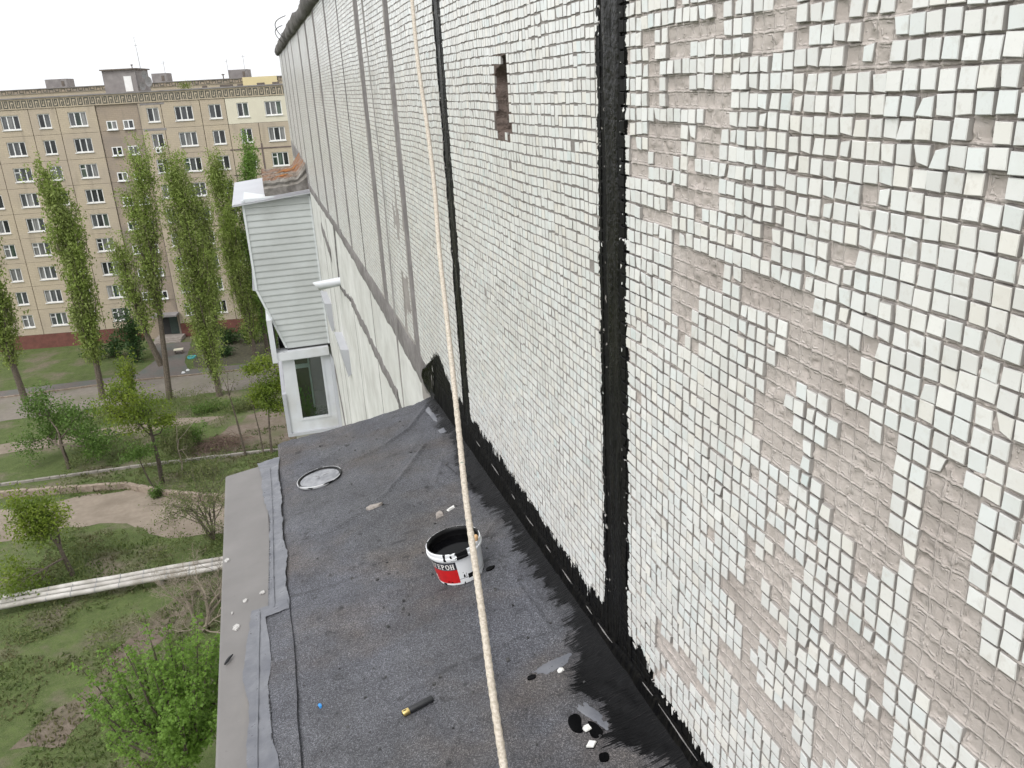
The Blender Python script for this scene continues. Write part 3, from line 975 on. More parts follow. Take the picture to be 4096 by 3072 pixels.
def roofing_material():
    m, k, b = newmat("bitumen_roofing_felt")
    p = k.pos()
    at = k.n("Attribute", attribute_name="paint").outputs['Fac']
    g1 = k.noise(p, 330, 2, .6)
    g2 = k.voro(p, 260)
    gran = k.mix(k.ramp(g1, [(.40, 0), (.66, 1)]), (.050, .0507, .056), (.178, .181, .194))
    g3 = k.noise(p, 115, 3, .65)
    gran = k.mix(k.ramp(g3, [(.42, 0), (.60, .75)]), gran, (.034, .035, .040))
    gran = k.mix(k.ramp(k.noise(p, 165, 2, .6), [(.56, 0), (.66, .75)]), gran, (.225, .23, .245))
    spark = k.math('GREATER_THAN', k.noise(p, 210, 1, .5), .74)
    gran = k.mix(k.math('MULTIPLY', spark, .6), gran, (.30, .30, .31))
    def tone(fac, c):
        return k.mix(fac, gran, c, 'MULTIPLY')
    gran = tone(k.ramp(k.noise(p, 5.5, 6, .62), [(.36, 0), (.66, .8)]), (.62, .61, .62))
    gran = tone(k.ramp(k.noise(p, 1.9, 5, .6), [(.48, 0), (.68, .9)]), (1.05, .90, .74))
    gran = tone(k.ramp(k.noise(k.scale(p, (1.6, .8, 1), (4, 2, 0)), 1.0, 4, .55), [(.44, 0), (.66, 1)]), (1.10, 1.12, 1.20))
    gran = tone(k.ramp(k.noise(p, .9, 4, .55), [(.42, 0), (.7, 1)]), (1.18, 1.18, 1.20))
    scar = k.ramp(k.noise(k.scale(p, (3, 11, 3), (1, 0, 0), (0, 0, .9)), 1.0, 5, .65), [(.62, 0), (.72, .75)])
    gran = k.mix(scar, gran, (.022, .022, .024))
    worn = k.ramp(k.noise(p, 13, 5, .7), [(.60, 0), (.70, .8)])
    gran = k.mix(worn, gran, (.014, .014, .015))
    # bitumen brush strokes running away from the wall
    st = k.math('ADD', k.math('MULTIPLY', k.noise(k.scale(p, (6, 42, 6), (0, 0, 0), (0, 0, .25)), 1.0, 4, .6, .8), .6), k.math('MULTIPLY', k.noise(k.scale(p, (11, 150, 11), (0, 0, 0), (0, 0, .2)), 1.0, 2, .5, .5), .4))
    st2 = k.noise(p, 26, 4, .6)
    lowf = k.math('SUBTRACT', k.noise(p, 8, 4, .6), .5)
    hair = k.math('SUBTRACT', k.noise(k.scale(p, (7, 260, 7), (3, 1, 0), (0, 0, .32)), 1.0, 1, .5, .3), .5)
    v = k.math('ADD', at, k.math('ADD', k.math('MULTIPLY', k.math('SUBTRACT', st, .5), .8), k.math('ADD', k.math('MULTIPLY', k.math('SUBTRACT', st2, .5), .55), k.math('ADD', k.math('MULTIPLY', lowf, 1.1), k.math('MULTIPLY', hair, .7)))))
    mk = k.ramp(v, [(.42, 0), (.47, 1)])
    sm = k.ramp(k.math('ADD', at, k.math('MULTIPLY', k.math('SUBTRACT', st2, .5), .6)), [(.10, 0), (.5, .6)])
    gran = k.mix(sm, gran, (.032, .032, .037))
    col = k.mix(mk, gran, (.0035, .0035, .004))
    hg = k.math('ADD', k.math('MULTIPLY', g2, -.6), k.math('ADD', k.math('MULTIPLY', g1, .8), k.math('MULTIPLY', k.noise(p, 75, 5, .7), 2.2)))
    hp = k.math('MULTIPLY', st, 1.5)
    n1 = k.bump(hg, .55, .006)
    n2 = k.bump(hp, .8, .010)
    mx = k.n("MixRGB")
    k.inp(mx.inputs[0], mk)
    k.inp(mx.inputs[1], n1)
    k.inp(mx.inputs[2], n2)
    rr = k.mix(mk, k.ramp(k.noise(p, 1.4, 4), [(.38, .52), (.62, .80)]), .36)
    setb(k, b, col=col, rough=rr, normal=mx.outputs[0], spec=k.math('SUBTRACT', .45, k.math('MULTIPLY', mk, .34)))
    return m


M['roofing'] = roofing_material()
ROOF = thing("balcony_roof", (-.6, 2.5, H - 2.2), "dark grey felt roof of a balcony beside the tiled wall, edged with grey metal", "roof")
me = mesh_np("roofing_felt", V, grid_faces(nx, ny), M['roofing'], True)
at = me.attributes.new("paint", 'FLOAT', 'POINT')
at.data.foreach_set("value", paint.reshape(-1).astype(np.float32))
link("roofing_felt", me, ROOF)


def roof_sheet(name, x0f, x1f, y0, y1, dz, mat, nx=8, ny=120, seed=0, label=None, jag=.0, parent=None, rough=.0):
    gy_ = np.linspace(y0, y1, ny)
    V = []
    for i in range(nx):
        q = i / (nx - 1)
        a_ = np.array([x0f(t) for t in gy_])
        b_ = np.array([x1f(t) for t in gy_])
        x = a_ + (b_ - a_) * q
        jy = gy_.copy()
        if jag:
            if i == 0:
                x = x + jag * (fbm(gy_ * 3.5, gy_ * 0, seed, 6) - .5) * 2.6 + jag * .35 * (fbm(gy_ * 31, gy_ * 0, seed + 9, 3) - .5)
            if i == nx - 1:
                x = x + jag * (fbm(gy_ * 3.5, gy_ * 0 + 5, seed + 1, 6) - .5) * 2.6 + jag * .35 * (fbm(gy_ * 31, gy_ * 0, seed + 8, 3) - .5)
            if q < 1:
                jy[0] += jag * .6 * (_hash(np.array([i]), np.array([seed]), 2)[0] - .5)
                jy[-1] += jag * .6 * (_hash(np.array([i]), np.array([seed]), 3)[0] - .5)
        z = roof_z(x, jy) + dz + rough * (fbm(x * 22, jy * 22, seed + 3, 4) - .5) * 2
        V.append(np.stack([x, jy, z], -1))
    V = np.array(V)
    return tag(link(name, mesh_np(name, V.reshape(-1, 3), grid_faces(nx, ny), mat, True), parent or ROOF), label)


# strip of felt folded over the edge at the near end
roof_sheet("felt_overlap", lambda y: -1.30, lambda y: -1.165, RY0, 3.47, .0035, M['roofing'], 10, 160, 3, None, .006, rough=.0035)


def metal_material():
    m, k, b = newmat("grey_flashing_metal")
    p = k.pos()
    col = k.mix(k.ramp(k.noise(p, 3, 6, .6), [(.35, 0), (.7, 1)]), (.160, .152, .146), (.20, .19, .183))
    st = k.ramp(k.noise(k.scale(p, (5, 1.3, 5)), 1.0, 5, .6), [(.58, 0), (.72, .5)])
    col = k.mix(st, col, (.245, .225, .195))
    sp = k.math('GREATER_THAN', k.noise(p, 60, 2), .735)
    col = k.mix(k.math('MULTIPLY', sp, .5), col, (.14, .13, .125))
    setb(k, b, col=col, rough=.52, metal=.15, normal=k.bump(k.noise(p, 7, 4), .10, .01), spec=.4)
    return m


M['metal'] = metal_material()


def mo(y):
    return -1.462 - (y - 2.5) * .022


def flash(y0, y1, dz):
    gy_ = np.linspace(y0, y1, 60)
    rows = []
    for q in range(7):
        if q < 4:
            x = mo(0) * 0 + np.array([mo(t) for t in gy_]) * (1 - q / 3) + (-1.13) * (q / 3)
            z = roof_z(x, gy_) + dz - .006 + .003 * (fbm(x * 4, gy_ * 3, 12, 2) - .5)
        rows.append(None)
    V = []
    xo = np.array([mo(t) for t in gy_])
    for x, ddz in ((xo + .012, -.05), (xo - .004, -.045), (xo - .003, -.004), (xo + .006, 0), (xo * .66 - 1.13 * .34, .0), (xo * .33 - 1.13 * .67, .0), (xo * 0 - 1.166, -.035)):
        z = roof_z(x, gy_) + dz - .008 + ddz + .004 * (fbm(x * 4, gy_ * 3, 12, 2) - .5)
        V.append(np.stack([x, gy_, z], -1))
    V = np.array(V)
    return link("metal_flashing", mesh_np("metal_flashing", V.reshape(-1, 3), grid_faces(7, 60), M['metal'], False), ROOF)


flash(3.19, 5.42, 0)
flash(1.35, 3.215, .0025)
flash(-.6, 1.375, 0)


def sealant_material():
    m, k, b = newmat("grey_sealant")
    p = k.pos()
    col = k.mix(k.ramp(k.noise(p, 9, 5), [(.38, 0), (.66, 1)]), (.105, .110, .128), (.155, .160, .176))
    sp = k.math('GREATER_THAN', k.noise(p, 42, 3, .6), .685)
    col = k.mix(sp, col, (.028, .028, .032))
    col = k.mix(k.ramp(k.noise(p, 2.5, 3), [(.55, 0), (.75, .5)]), col, (.12, .125, .14))
    setb(k, b, col=col, rough=k.ramp(k.noise(p, 12, 3), [(.3, .26), (.7, .5)]), normal=k.bump(k.noise(p, 30, 5, .6), .35, .008), spec=.5)
    return m


M['sealant'] = sealant_material()
roof_sheet("sealant_strip", lambda y: np.interp(y, [3.45, 4.0, 4.45, 4.95, 5.4], [-1.275, -1.262, -1.252, -1.275, -1.31]), lambda y: -1.168, 3.46, 5.45, .006, M['sealant'], 14, 150, 60, "pale grey sealant smeared over the roof edge", .022, rough=.004)
roof_sheet("sealant_strip", lambda y: np.interp(y, [1.5, 2.6, 2.77, 3.08, 3.24, 3.6], [-1.35, -1.355, -1.35, -1.372, -1.358, -1.335]), lambda y: np.interp(y, [1.5, 2.42, 2.6, 3.0, 3.6], [-1.23, -1.237, -1.253, -1.266, -1.27]), 1.5, 3.53, .007, M['sealant'], 14, 160, 63, "grey sealant band over the metal flashing, near end", .019, rough=.004)
roof_sheet("sealant_strip", lambda y: -1.29, lambda y: -1.172, 3.44, 3.53, .009, M['sealant'], 10, 16, 66, None, .012, rough=.002)
roof_sheet("sealant_ridge", lambda y: -1.238 + .004 * math.sin(y * 3), lambda y: -1.230 + .004 * math.sin(y * 3), 3.5, 5.3, .011, M['sealant'], 4, 90, 68, None, .002, rough=.001)
roof_sheet("sealant_ridge", lambda y: -1.315 + .006 * math.sin(y * 2), lambda y: -1.307 + .006 * math.sin(y * 2), 1.5, 3.5, .012, M['sealant'], 4, 90, 69, None, .002, rough=.001)
# smears of grey sealant on the felt
for i, (poly) in enumerate([[(-.13, 5.58), (-.09, 5.54), (-.085, 5.35), (-.095, 5.20), (-.115, 5.25), (-.12, 5.4)],
                            [(-.128, 5.05), (-.085, 5.06), (-.082, 4.97), (-.12, 4.98)],
                            [(-.305, 2.432), (-.26, 2.455), (-.20, 2.46), (-.15, 2.46), (-.16, 2.42), (-.22, 2.40), (-.27, 2.39)],
                            [(-.235, 2.165), (-.20, 2.175), (-.175, 2.11), (-.165, 2.03), (-.185, 2.01), (-.205, 2.08), (-.225, 2.12)]]):
    mb = MB()
    cx = sum(p[0] for p in poly) / len(poly)
    cy = sum(p[1] for p in poly) / len(poly)
    R_ = []
    for a_, b_ in zip(poly, poly[1:] + poly[:1]):
        for t in np.linspace(0, 1, 6)[:-1]:
            x, y = a_[0] + (b_[0] - a_[0]) * t, a_[1] + (b_[1] - a_[1]) * t
            q = 1 + .28 * (random.random() - .5)
            R_.append((cx + (x - cx) * q, cy + (y - cy) * q))
    n = len(R_)
    zf = lambda x, y: float(roof_surf(np.array(x), np.array(y)))
    V = [(x, y, zf(x, y) + .0015) for x, y in R_] + [(cx, cy, zf(cx, cy) + .007)]
    mb.add(V, [(j, (j + 1) % n, n) for j in range(n)])
    link("sealant_smear", mb.mesh("sealant_smear", M['sealant'], True), ROOF)
# felt turned up the wall, its cut edge showing as a fine line
gy_ = np.arange(RY0, 5.70, .02)
zl = np.interp(gy_, [0, 1.68, 2.0, 2.25, 2.4, 2.7, 3.6, 4.6, 5.7], [-1.91, -1.915, -1.925, -1.94, -1.96, -1.965, -1.975, -1.985, -1.995])
zl = zl + .006 * (fbm(gy_ * 5, gy_ * 0, 31, 4) - .5) * 2
V = []
for i in range(7):
    q = i / 6
    zb = roof_surf(np.full_like(gy_, -.028), gy_) - H - .004
    z = zb + (zl - zb) * q
    x = -.028 + .013 * q ** .7 + .004 * (fbm(gy_ * 9, gy_ * 0 + q * 3, 32, 3) - .5)
    if i == 6:
        x = np.full_like(gy_, -.006)
        z = zl + .001
    V.append(np.stack([x, gy_, H + z], -1))
V = np.array(V)
link("felt_upturn", mesh_np("felt_upturn", V.reshape(-1, 3), grid_faces(7, len(gy_)), M['bitumen_dull'], True), ROOF)
M['scuff'] = pmat("dry_scuff", (.15, .145, .14), (.26, .25, .245), 30, .9)
mb = MB()
for (ya, yb) in [(1.72, 1.98), (2.02, 2.10), (2.36, 2.50), (2.56, 2.62), (2.78, 2.90), (3.05, 3.12), (3.3, 3.42), (3.6, 3.66), (3.9, 4.05), (4.3, 4.4), (4.8, 4.9)]:
    t = np.linspace(ya, yb, 9)
    zz_ = np.interp(t, gy_, zl)
    mb.tube([(-.0175, y, H + z) for y, z in zip(t, zz_)], [.0007 + .0014 * math.sin(math.pi * i / 8) * (.6 + random.random()) for i in range(9)], 5)
link("felt_cut_edge", mb.mesh("felt_cut_edge", M['scuff']), ROOF)
# torn felt corner at the far end, standing off the wall
mb = MB()
V = []
for i in range(6):
    for j in range(8):
        u, v = i / 5, j / 7
        y = 5.62 + .16 * u + .05 * math.sin(v * 4)
        z = H - 2.17 + .33 * v * (1 - .25 * u)
        x = -.02 - .05 * math.sin(v * 2.6) * u - .02 * random.random()
        V.append((x, y, z))
mb.add(V, [(i * 8 + j, i * 8 + j + 1, (i + 1) * 8 + j + 1, (i + 1) * 8 + j) for i in range(5) for j in range(7)])
link("torn_felt", mb.mesh("torn_felt", M['bitumen']), ROOF)
# slab and balcony body under the felt
mb = MB()
x0, x1 = -1.15, -.01
mb.add([(x0, RY0, roof_z(x0, RY0) - .07), (x1, RY0, roof_z(x1, RY0) - .07), (x1, RY1 - .03, roof_z(x1, RY1) - .07), (x0, RY1 - .03, roof_z(x0, RY1) - .07),
        (x0, RY0, H - 2.6), (x1, RY0, H - 2.6), (x1, RY1 - .03, H - 2.6), (x0, RY1 - .03, H - 2.6)],
       [(0, 1, 2, 3), (7, 6, 5, 4), (0, 4, 5, 1), (1, 5, 6, 2), (2, 6, 7, 3), (3, 7, 4, 0)])
link("concrete_slab", mb.mesh("concrete_slab", M['mortar']), ROOF)
link("balcony_wall", MB().box(-1.10, -.02, RY0 + .05, RY1 - .08, H - 4.9, H - 2.601).mesh("balcony_wall", M['stucco']), ROOF)


def on_roof(x, y):
    return float(roof_surf(np.array(x), np.array(y)))


ROOF_ROT = Vector((0, 0, 1)).rotation_difference(RN)


def roof_thing(name, x, y, rz=0, dz=0.0, label=None, cat=None, group=None):
    o = thing(name, (0, 0, 0), label, cat, group)
    q = ROOF_ROT @ Euler((0, 0, rz)).to_quaternion()
    o.rotation_mode = 'QUATERNION'
    o.rotation_quaternion = q
    o.location = (x, y, on_roof(x, y) + dz)
    return o


# ---- bucket of mastic
def bucket_material():
    m, k, b = newmat("white_bucket_plastic")
    p = k.obj()
    x, y, z = k.sep(p)
    ang = k.math('ARCTAN2', y, x)
    sp = k.noise(k.scale(p, (30, 30, 11)), 1.0, 3)
    m1 = k.math('GREATER_THAN', sp, .715)
    # black runs at the lip on the side facing the camera
    n_ = k.noise(k.scale(p, (28, 28, 6)), 1.0, 4)
    run = k.math('MULTIPLY', k.math('GREATER_THAN', z, .132), k.math('LESS_THAN', k.math('ABSOLUTE', k.math('SUBTRACT', ang, -1.72)), .46))
    run = k.math('MULTIPLY', run, k.math('GREATER_THAN', n_, .44))
    lip = k.math('MULTIPLY', k.math('GREATER_THAN', z, .166), k.math('GREATER_THAN', n_, .58))
    low = k.math('MULTIPLY', k.math('LESS_THAN', z, .012), k.math('GREATER_THAN', n_, .54))
    blot = k.math('MULTIPLY', k.math('LESS_THAN', k.math('ABSOLUTE', k.math('SUBTRACT', z, .035)), .012), k.math('LESS_THAN', k.math('ABSOLUTE', k.math('SUBTRACT', ang, -1.22)), .20))
    mk = k.math('MAXIMUM', k.math('MAXIMUM', run, m1), k.math('MAXIMUM', k.math('MAXIMUM', lip, low), blot))
    col = k.mix(mk, k.mix(k.noise(p, 20, 3), (.70, .72, .75), (.78, .79, .80)), (.004, .004, .005))
    setb(k, b, col=col, rough=k.mix(mk, .34, .2), spec=.45)
    return m


M['bucket'] = bucket_material()
m_, k_, b_ = newmat("liquid_mastic")
setb(k_, b_, col=(.0025, .0025, .003), rough=.10, spec=.06)
M['mastic'] = m_
m_, k_, b_ = newmat("black_mastic_coat")
setb(k_, b_, col=(.003, .003, .0035), rough=.4, spec=.2, normal=k_.bump(k_.noise(k_.obj(), 60, 3), .2, .004))
M['mcoat'] = m_
BX, BY = -.385, 3.262
BK = roof_thing("mastic_bucket", BX, BY, 0, .001, "white plastic bucket of black mastic with a red and black label", "bucket")
r0, r1, bh = .108, .121, .172
prof = [(0, 0.001), (r0 - .004, 0.0), (r0, .004), (r1 - .003, bh - .034), (r1 + .007, bh - .033), (r1 + .008, bh - .022), (r1 + .004, bh - .020), (r1 + .006, bh - .004), (r1 + .005, bh), (r1, bh + .001)]
me = MB().lathe(prof, 64).mesh("bucket_body", M['bucket'], True)
flat_shade_by_angle(me, 35)
link("bucket_body", me, BK, True)
me = MB().lathe([(r1 + .0012, bh + .0016), (r1 - .004, bh + .001), (r1 - .006, bh - .02), (r0 + .002, .03), (0.0, .028)], 64).mesh("coated_inside", M['mcoat'], True)
link("coated_inside", me, BK, True)
me = MB().lathe([(r1 - .0075, bh - .042), (0.0005, bh - .042)], 64).mesh("mastic", M['mastic'])
link("mastic", me, BK, True)

# label wrapped round the bucket: black band, red field, white lettering
CAMDIR = math.atan2(0 - BY, -1.0 - BX)            # direction towards the viewer
M['label_red'] = pmat("label_red", (.55, .012, .015), (.42, .012, .014), 30, .35, coords='obj')
M['label_black'] = pmat("label_black", (.012, .013, .020), (.02, .02, .028), 30, .35, coords='obj')
M['label_white'] = pmat("label_white", (.78, .76, .74), None, 3, .4, coords='obj')
M['label_grey'] = pmat("label_grey", (.22, .22, .25), None, 3, .4, coords='obj')
LA1 = CAMDIR - .04          # right end of the label as seen
LW = 1.46                   # angle it spans


def rad_at(z):
    return r0 + (r1 - .003 - r0) * max(0, (z - .004)) / (bh - .038)


def wrap(mb, quads, out):
    """quads of (u 0..1 left to right as read, z) wrapped on the bucket"""
    for poly in quads:
        V = []
        for u, z in poly:
            a_ = LA1 - LW * (1 - u)
            r = rad_at(z) + out
            V.append((r * math.cos(a_), r * math.sin(a_), z))
        mb.add(V, [tuple(range(len(V)))])


def patch(u0, u1, z0, z1, n=16):
    us = np.linspace(u0, u1, n + 1)
    return [[(us[i], z0), (us[i + 1], z0), (us[i + 1], z1), (us[i], z1)] for i in range(n)]


ZL0, ZL1, ZLM = .014, .126, .084
lab = MB()
wrap(lab, patch(0, 1, ZL0, ZLM, 28), .0007)
LBL = link("label_red_field", lab.mesh("label_red_field", M['label_red']), BK, True)
lab = MB()
wrap(lab, patch(0, 1, ZLM, ZL1, 28), .0007)
LBB = link("label_black_band", lab.mesh("label_black_band", M['label_black']), BK, True)


def R4(x0, x1, y0, y1):
    return [(x0, y0), (x1, y0), (x1, y1), (x0, y1)]


def arcring(cx, cy, rx, ry, t, a0=0, a1=2 * math.pi, n=14):
    q = []
    for i in range(n):
        p, r = a0 + (a1 - a0) * i / n, a0 + (a1 - a0) * (i + 1) / n
        q.append([(cx + rx * math.cos(p), cy + ry * math.sin(p)), (cx + rx * math.cos(r), cy + ry * math.sin(r)),
                  (cx + (rx - t) * math.cos(r), cy + (ry - t * .6) * math.sin(r)), (cx + (rx - t) * math.cos(p), cy + (ry - t * .6) * math.sin(p))])
    return q


GL = {'Т': [R4(.34, .58, 0, 1), R4(.04, .88, .88, 1), R4(.22, .70, 0, .08), R4(.04, .14, .72, .9), R4(.78, .88, .72, .9)],
      'Е': [R4(.14, .38, 0, 1), R4(.04, .82, .90, 1), R4(.04, .86, 0, .10), R4(.38, .64, .46, .56), R4(.72, .82, .72, .9), R4(.76, .86, .1, .30), R4(.58, .66, .38, .64)],
      'Г': [R4(.14, .38, 0, 1), R4(.04, .84, .90, 1), R4(.04, .52, 0, .08), R4(.74, .84, .66, .9)],
      'Р': [R4(.14, .38, 0, 1), R4(.04, .54, 0, .08), R4(.04, .40, .92, 1)] + arcring(.40, .73, .48, .27, .22, -math.pi / 2, math.pi / 2, 10),
      'О': arcring(.5, .5, .48, .52, .24, 0, 2 * math.pi, 18),
      'Н': [R4(.12, .36, 0, 1), R4(.64, .88, 0, 1), R4(.36, .64, .45, .55), R4(.02, .46, 0, .08), R4(.54, .98, 0, .08), R4(.02, .46, .92, 1), R4(.54, .98, .92, 1)]}
word = "ТЕГЕРОН"
u0, u1, zb, zt = .04, .955, ZLM + .006, ZL1 - .010
cw = (u1 - u0) / len(word)
let = MB()
for i, ch in enumerate(word):
    wrap(let, [[(u0 + cw * (i + .02 + .94 * x), zb + (zt - zb) * y) for x, y in q] for q in GL[ch]], .0013)
link("lettering", let.mesh("lettering", M['label_white']), LBB, True)
# small line "МАСТИКА" above the name
cu = bpy.data.curves.new("small_text", 'FONT')
cu.body = "МАСТИКА"
cu.size = 1.0
to = bpy.data.objects.new("small_text", cu)
COL.objects.link(to)
dg = bpy.context.evaluated_depsgraph_get()
tm = to.evaluated_get(dg).to_mesh()
tv = np.array([v.co[:] for v in tm.vertices])
tf = [tuple(p.vertices) for p in tm.polygons]
to.evaluated_get(dg).to_mesh_clear()
bpy.data.objects.remove(to)
if len(tv):
    tx = (tv[:, 0] - tv[:, 0].min()) / np.ptp(tv[:, 0])
    tz = (tv[:, 1] - tv[:, 1].min()) / np.ptp(tv[:, 1])
    V = []
    for a_, c_ in zip(tx, tz):
        an = LA1 - LW * (1 - (.56 + .38 * a_))
        z = ZL1 - .008 + .006 * c_
        r = rad_at(z) + .0013
        V.append((r * math.cos(an), r * math.sin(an), z))
    link("small_lettering", MB().add(V, tf).mesh("small_lettering", M['label_grey']), LBB, True)
let = MB()
wrap(let, patch(.04, .95, ZLM + .002, ZLM + .0045, 20), .0012)
link("fine_print", let.mesh("fine_print", M['label_grey']), LBB, True)
let = MB()
wrap(let, patch(.13, .24, .036, .046, 4) + patch(.15, .26, .022, .031, 4), .0012)
link("white_boxes", let.mesh("white_boxes", M['label_white']), LBL, True)
let = MB()
wrap(let, [[(.62, .020), (.78, .016), (.80, .020), (.66, .026)]], .0014)
link("mastic_splash", let.mesh("mastic_splash", M['mcoat']), LBL, True)
# brush standing in the bucket
m_, k_, b_ = newmat("brush_wood")
setb(k_, b_, col=k_.mix(k_.noise(k_.scale(k_.obj(), (60, 60, 6)), 1.0, 4), (.42, .24, .11), (.58, .38, .20)), rough=.5)
M['wood'] = m_
br_a = CAMDIR + 1.05
BRL = Vector((BX, BY, on_roof(BX, BY))) + ROOF_ROT @ Vector((.070 * math.cos(br_a), .070 * math.sin(br_a), .07))
BR = thing("paint_brush", tuple(BRL), "brush with a wooden handle standing inside the mastic bucket", "brush")
tilt = Vector((.034 * math.cos(br_a), .034 * math.sin(br_a), .135))
P = [tilt * t for t in (0, .3, .6, .85, .95, 1.0, 1.02)]
link("brush_handle", MB().tube(P, [.009, .011, .012, .013, .012, .008, .002], 12).mesh("brush_handle", M['wood'], True), BR, True)
P = [tilt * t for t in (-.30, -.28, -.02, 0)]
link("bristles", MB().tube(P, [.014, .02, .018, .012], 12).mesh("bristles", M['mcoat'], True), BR, True)

# ---- lid
LD = roof_thing("bucket_lid", -.928, 4.868, .2, .003, "round white bucket lid smeared with grey mastic lying on the felt", "lid")


def lid_rim():
    m, k, b = newmat("lid_rim_plastic")
    n_ = k.noise(k.scale(k.obj(), (7, 7, 60)), 1.0, 2)
    mk = k.math('GREATER_THAN', n_, .53)
    setb(k, b, col=k.mix(mk, (.52, .53, .54), (.006, .006, .007)), rough=.35)
    return m


def lid_inner():
    m, k, b = newmat("lid_mastic_film")
    p = k.obj()
    col = k.mix(k.ramp(k.noise(p, 16, 4), [(.4, 0), (.62, 1)]), (.25, .255, .27), (.15, .155, .168))
    setb(k, b, col=col, rough=.2, normal=k.bump(k.noise(p, 9, 3), .35, .02), spec=.5)
    return m


rl = .142
me = MB().lathe([(rl - .016, .004), (rl - .013, .010), (rl - .008, .011), (rl - .004, .016), (rl, .014), (rl + .001, .004), (rl - .002, 0)], 64).mesh("lid_rim", lid_rim(), True)
flat_shade_by_angle(me, 50)
link("lid_rim", me, LD, True)
n = 48
rr_ = np.linspace(0.001, rl - .0155, 9)
V = []
for r in rr_:
    for k2 in range(n):
        a_ = 2 * math.pi * k2 / n
        V.append((r * math.cos(a_), r * math.sin(a_), .0045 + .011 * (1 - (r / rl) ** 2) * (.55 + .45 * math.cos(a_ * 2 + 1.0))))
me = mesh_np("lid_disc", np.array(V), np.array([(i * n + k2, i * n + (k2 + 1) % n, (i + 1) * n + (k2 + 1) % n, (i + 1) * n + k2) for i in range(8) for k2 in range(n)])[:, ::-1], lid_inner(), True)
link("lid_disc", me, LD, True)
me = MB().lathe([(rl - .020, .0060), (rl - .0165, .0105), (rl - .012, .0128), (rl - .006, .0152), (rl - .0045, .0150)], 64).mesh("mastic_ring", M['mcoat'], True)
link("mastic_ring", me, LD, True)

# ---- small things lying on the felt
M['chip'] = pmat("mortar_chip", (.24, .21, .19), (.36, .33, .30), 60, .9, .5, 120, .004)
M['tile_white'] = pmat("white_shard", (.76, .76, .74), (.62, .61, .58), 50, .3)


def shard(name, x, y, poly, h, mat, rz, label, cat, tiltx=0, shrink=.86, base=None, group=None):
    o = roof_thing(name, x, y, rz, .001, label, cat, group)
    mb = MB()
    n = len(poly)
    rs = random.Random(int(abs(x) * 9999))
    cx, cy = sum(p_[0] for p_ in poly) / n, sum(p_[1] for p_ in poly) / n
    top_ = [(cx + (p_[0] - cx) * shrink * (.75 + .4 * rs.random()), cy + (p_[1] - cy) * shrink * (.75 + .4 * rs.random()), h * (.55 + .6 * rs.random())) for p_ in poly]
    mb.add([(p_[0], p_[1], -.002) for p_ in poly] + top_ + [(cx, cy, h * (.8 + .3 * rs.random()))],
           [(i, (i + 1) % n, n + (i + 1) % n, n + i) for i in range(n)] + [(n + i, n + (i + 1) % n, 2 * n) for i in range(n)])
    me = mb.mesh(name + "_body", mat)
    c = link("shard_body", me, o, True)
    if base:
        mb2 = MB().prism([(p[0] * 1.08, p[1] * 1.08) for p in poly], -.001, h * .35, .97)
        link("bitumen_underside", mb2.mesh("bitumen_underside", M['mcoat']), o, True)
    return o


shard("mortar_chip", -.664, 4.205, [(-.048, -.018), (-.02, -.026), (.03, -.024), (.05, .004), (.038, .026), (-.018, .024), (-.05, .006)], .022, M['chip'], .15, "grey mortar chip with a black underside lying alone on the felt", "chip", base=True)
shard("mortar_chip", -.348, 3.885, [(-.045, -.022), (0, -.024), (.012, 0), (.006, .024), (-.02, .030)], .012, M['chip'], .3, "flat pointed mortar chip behind the bucket", "chip")
shard("mortar_chip", -.292, 3.90, [(-.03, -.010), (.02, -.012), (.032, .006), (.0, .014), (-.026, .010)], .010, M['tile_white'], .5, "small whitish chip touching the flat mortar chip behind the bucket", "chip")
shard("white_chip", -.213, 2.386, [(-.014, -.006), (-.004, -.013), (.012, -.010), (.016, .004), (.004, .012), (-.010, .010)], .007, M['tile_white'], .2, "small white chip lying on the felt near the foot of the thick black seam", "chip")
shard("tile_shard", -.240, 2.054, [(-.014, -.012), (.012, -.016), (.016, .008), (.002, .016), (-.012, .010)], .008, M['tile_white'], .4, "white tile shard standing between the mastic puddles", "tile shard", base=True)
shard("tile_shard", -.252, 1.982, [(-.020, -.004), (.0, -.018), (.022, -.002), (.002, .016)], .007, M['tile_white'], .1, "white diamond shaped tile shard in front of the mastic puddles", "tile shard", base=True)


def puddle(x, y, poly, label):
    o = roof_thing("mastic_puddle", x, y, 0, .002, label, "puddle")
    R_ = []
    n = len(poly)
    for i in range(n):
        a_, b_, c_, d_ = (np.array(poly[(i + q) % n]) for q in (-1, 0, 1, 2))
        for t in (0, .25, .5, .75):
            R_.append(tuple(.5 * ((2 * b_) + (-a_ + c_) * t + (2 * a_ - 5 * b_ + 4 * c_ - d_) * t * t + (-a_ + 3 * b_ - 3 * c_ + d_) * t ** 3)))
    link("puddle_film", MB().prism(R_, -.004, .003, .95).mesh("puddle_film", M['mastic']), o, True)


puddle(-.262, 2.090, [(-.02, -.03), (.004, -.045), (.014, -.012), (.024, .022), (.012, .045), (-.014, .040), (-.026, .010)], "larger black mastic puddle beside the upright tile shard")
puddle(-.214, 2.050, [(-.024, -.045), (.006, -.050), (.018, -.028), (.010, .012), (-.008, .034), (-.02, .010)], "narrow black mastic puddle nearest the wall foot")
puddle(-.236, 1.912, [(-.018, -.010), (.004, -.020), (.016, -.004), (.014, .014), (-.010, .018)], "smallest black mastic puddle, nearest the picture's lower edge")
puddle(-.318, 2.405, [(-.018, -.008), (.006, -.012), (.018, .004), (.004, .012), (-.014, .010)], "small dark mastic spot at the end of the grey smear")

puddle(-.262, 3.205, [(-.022, -.012), (.004, -.016), (.026, .004), (.012, .014), (-.014, .010)], "small black mastic drip at the right foot of the bucket")

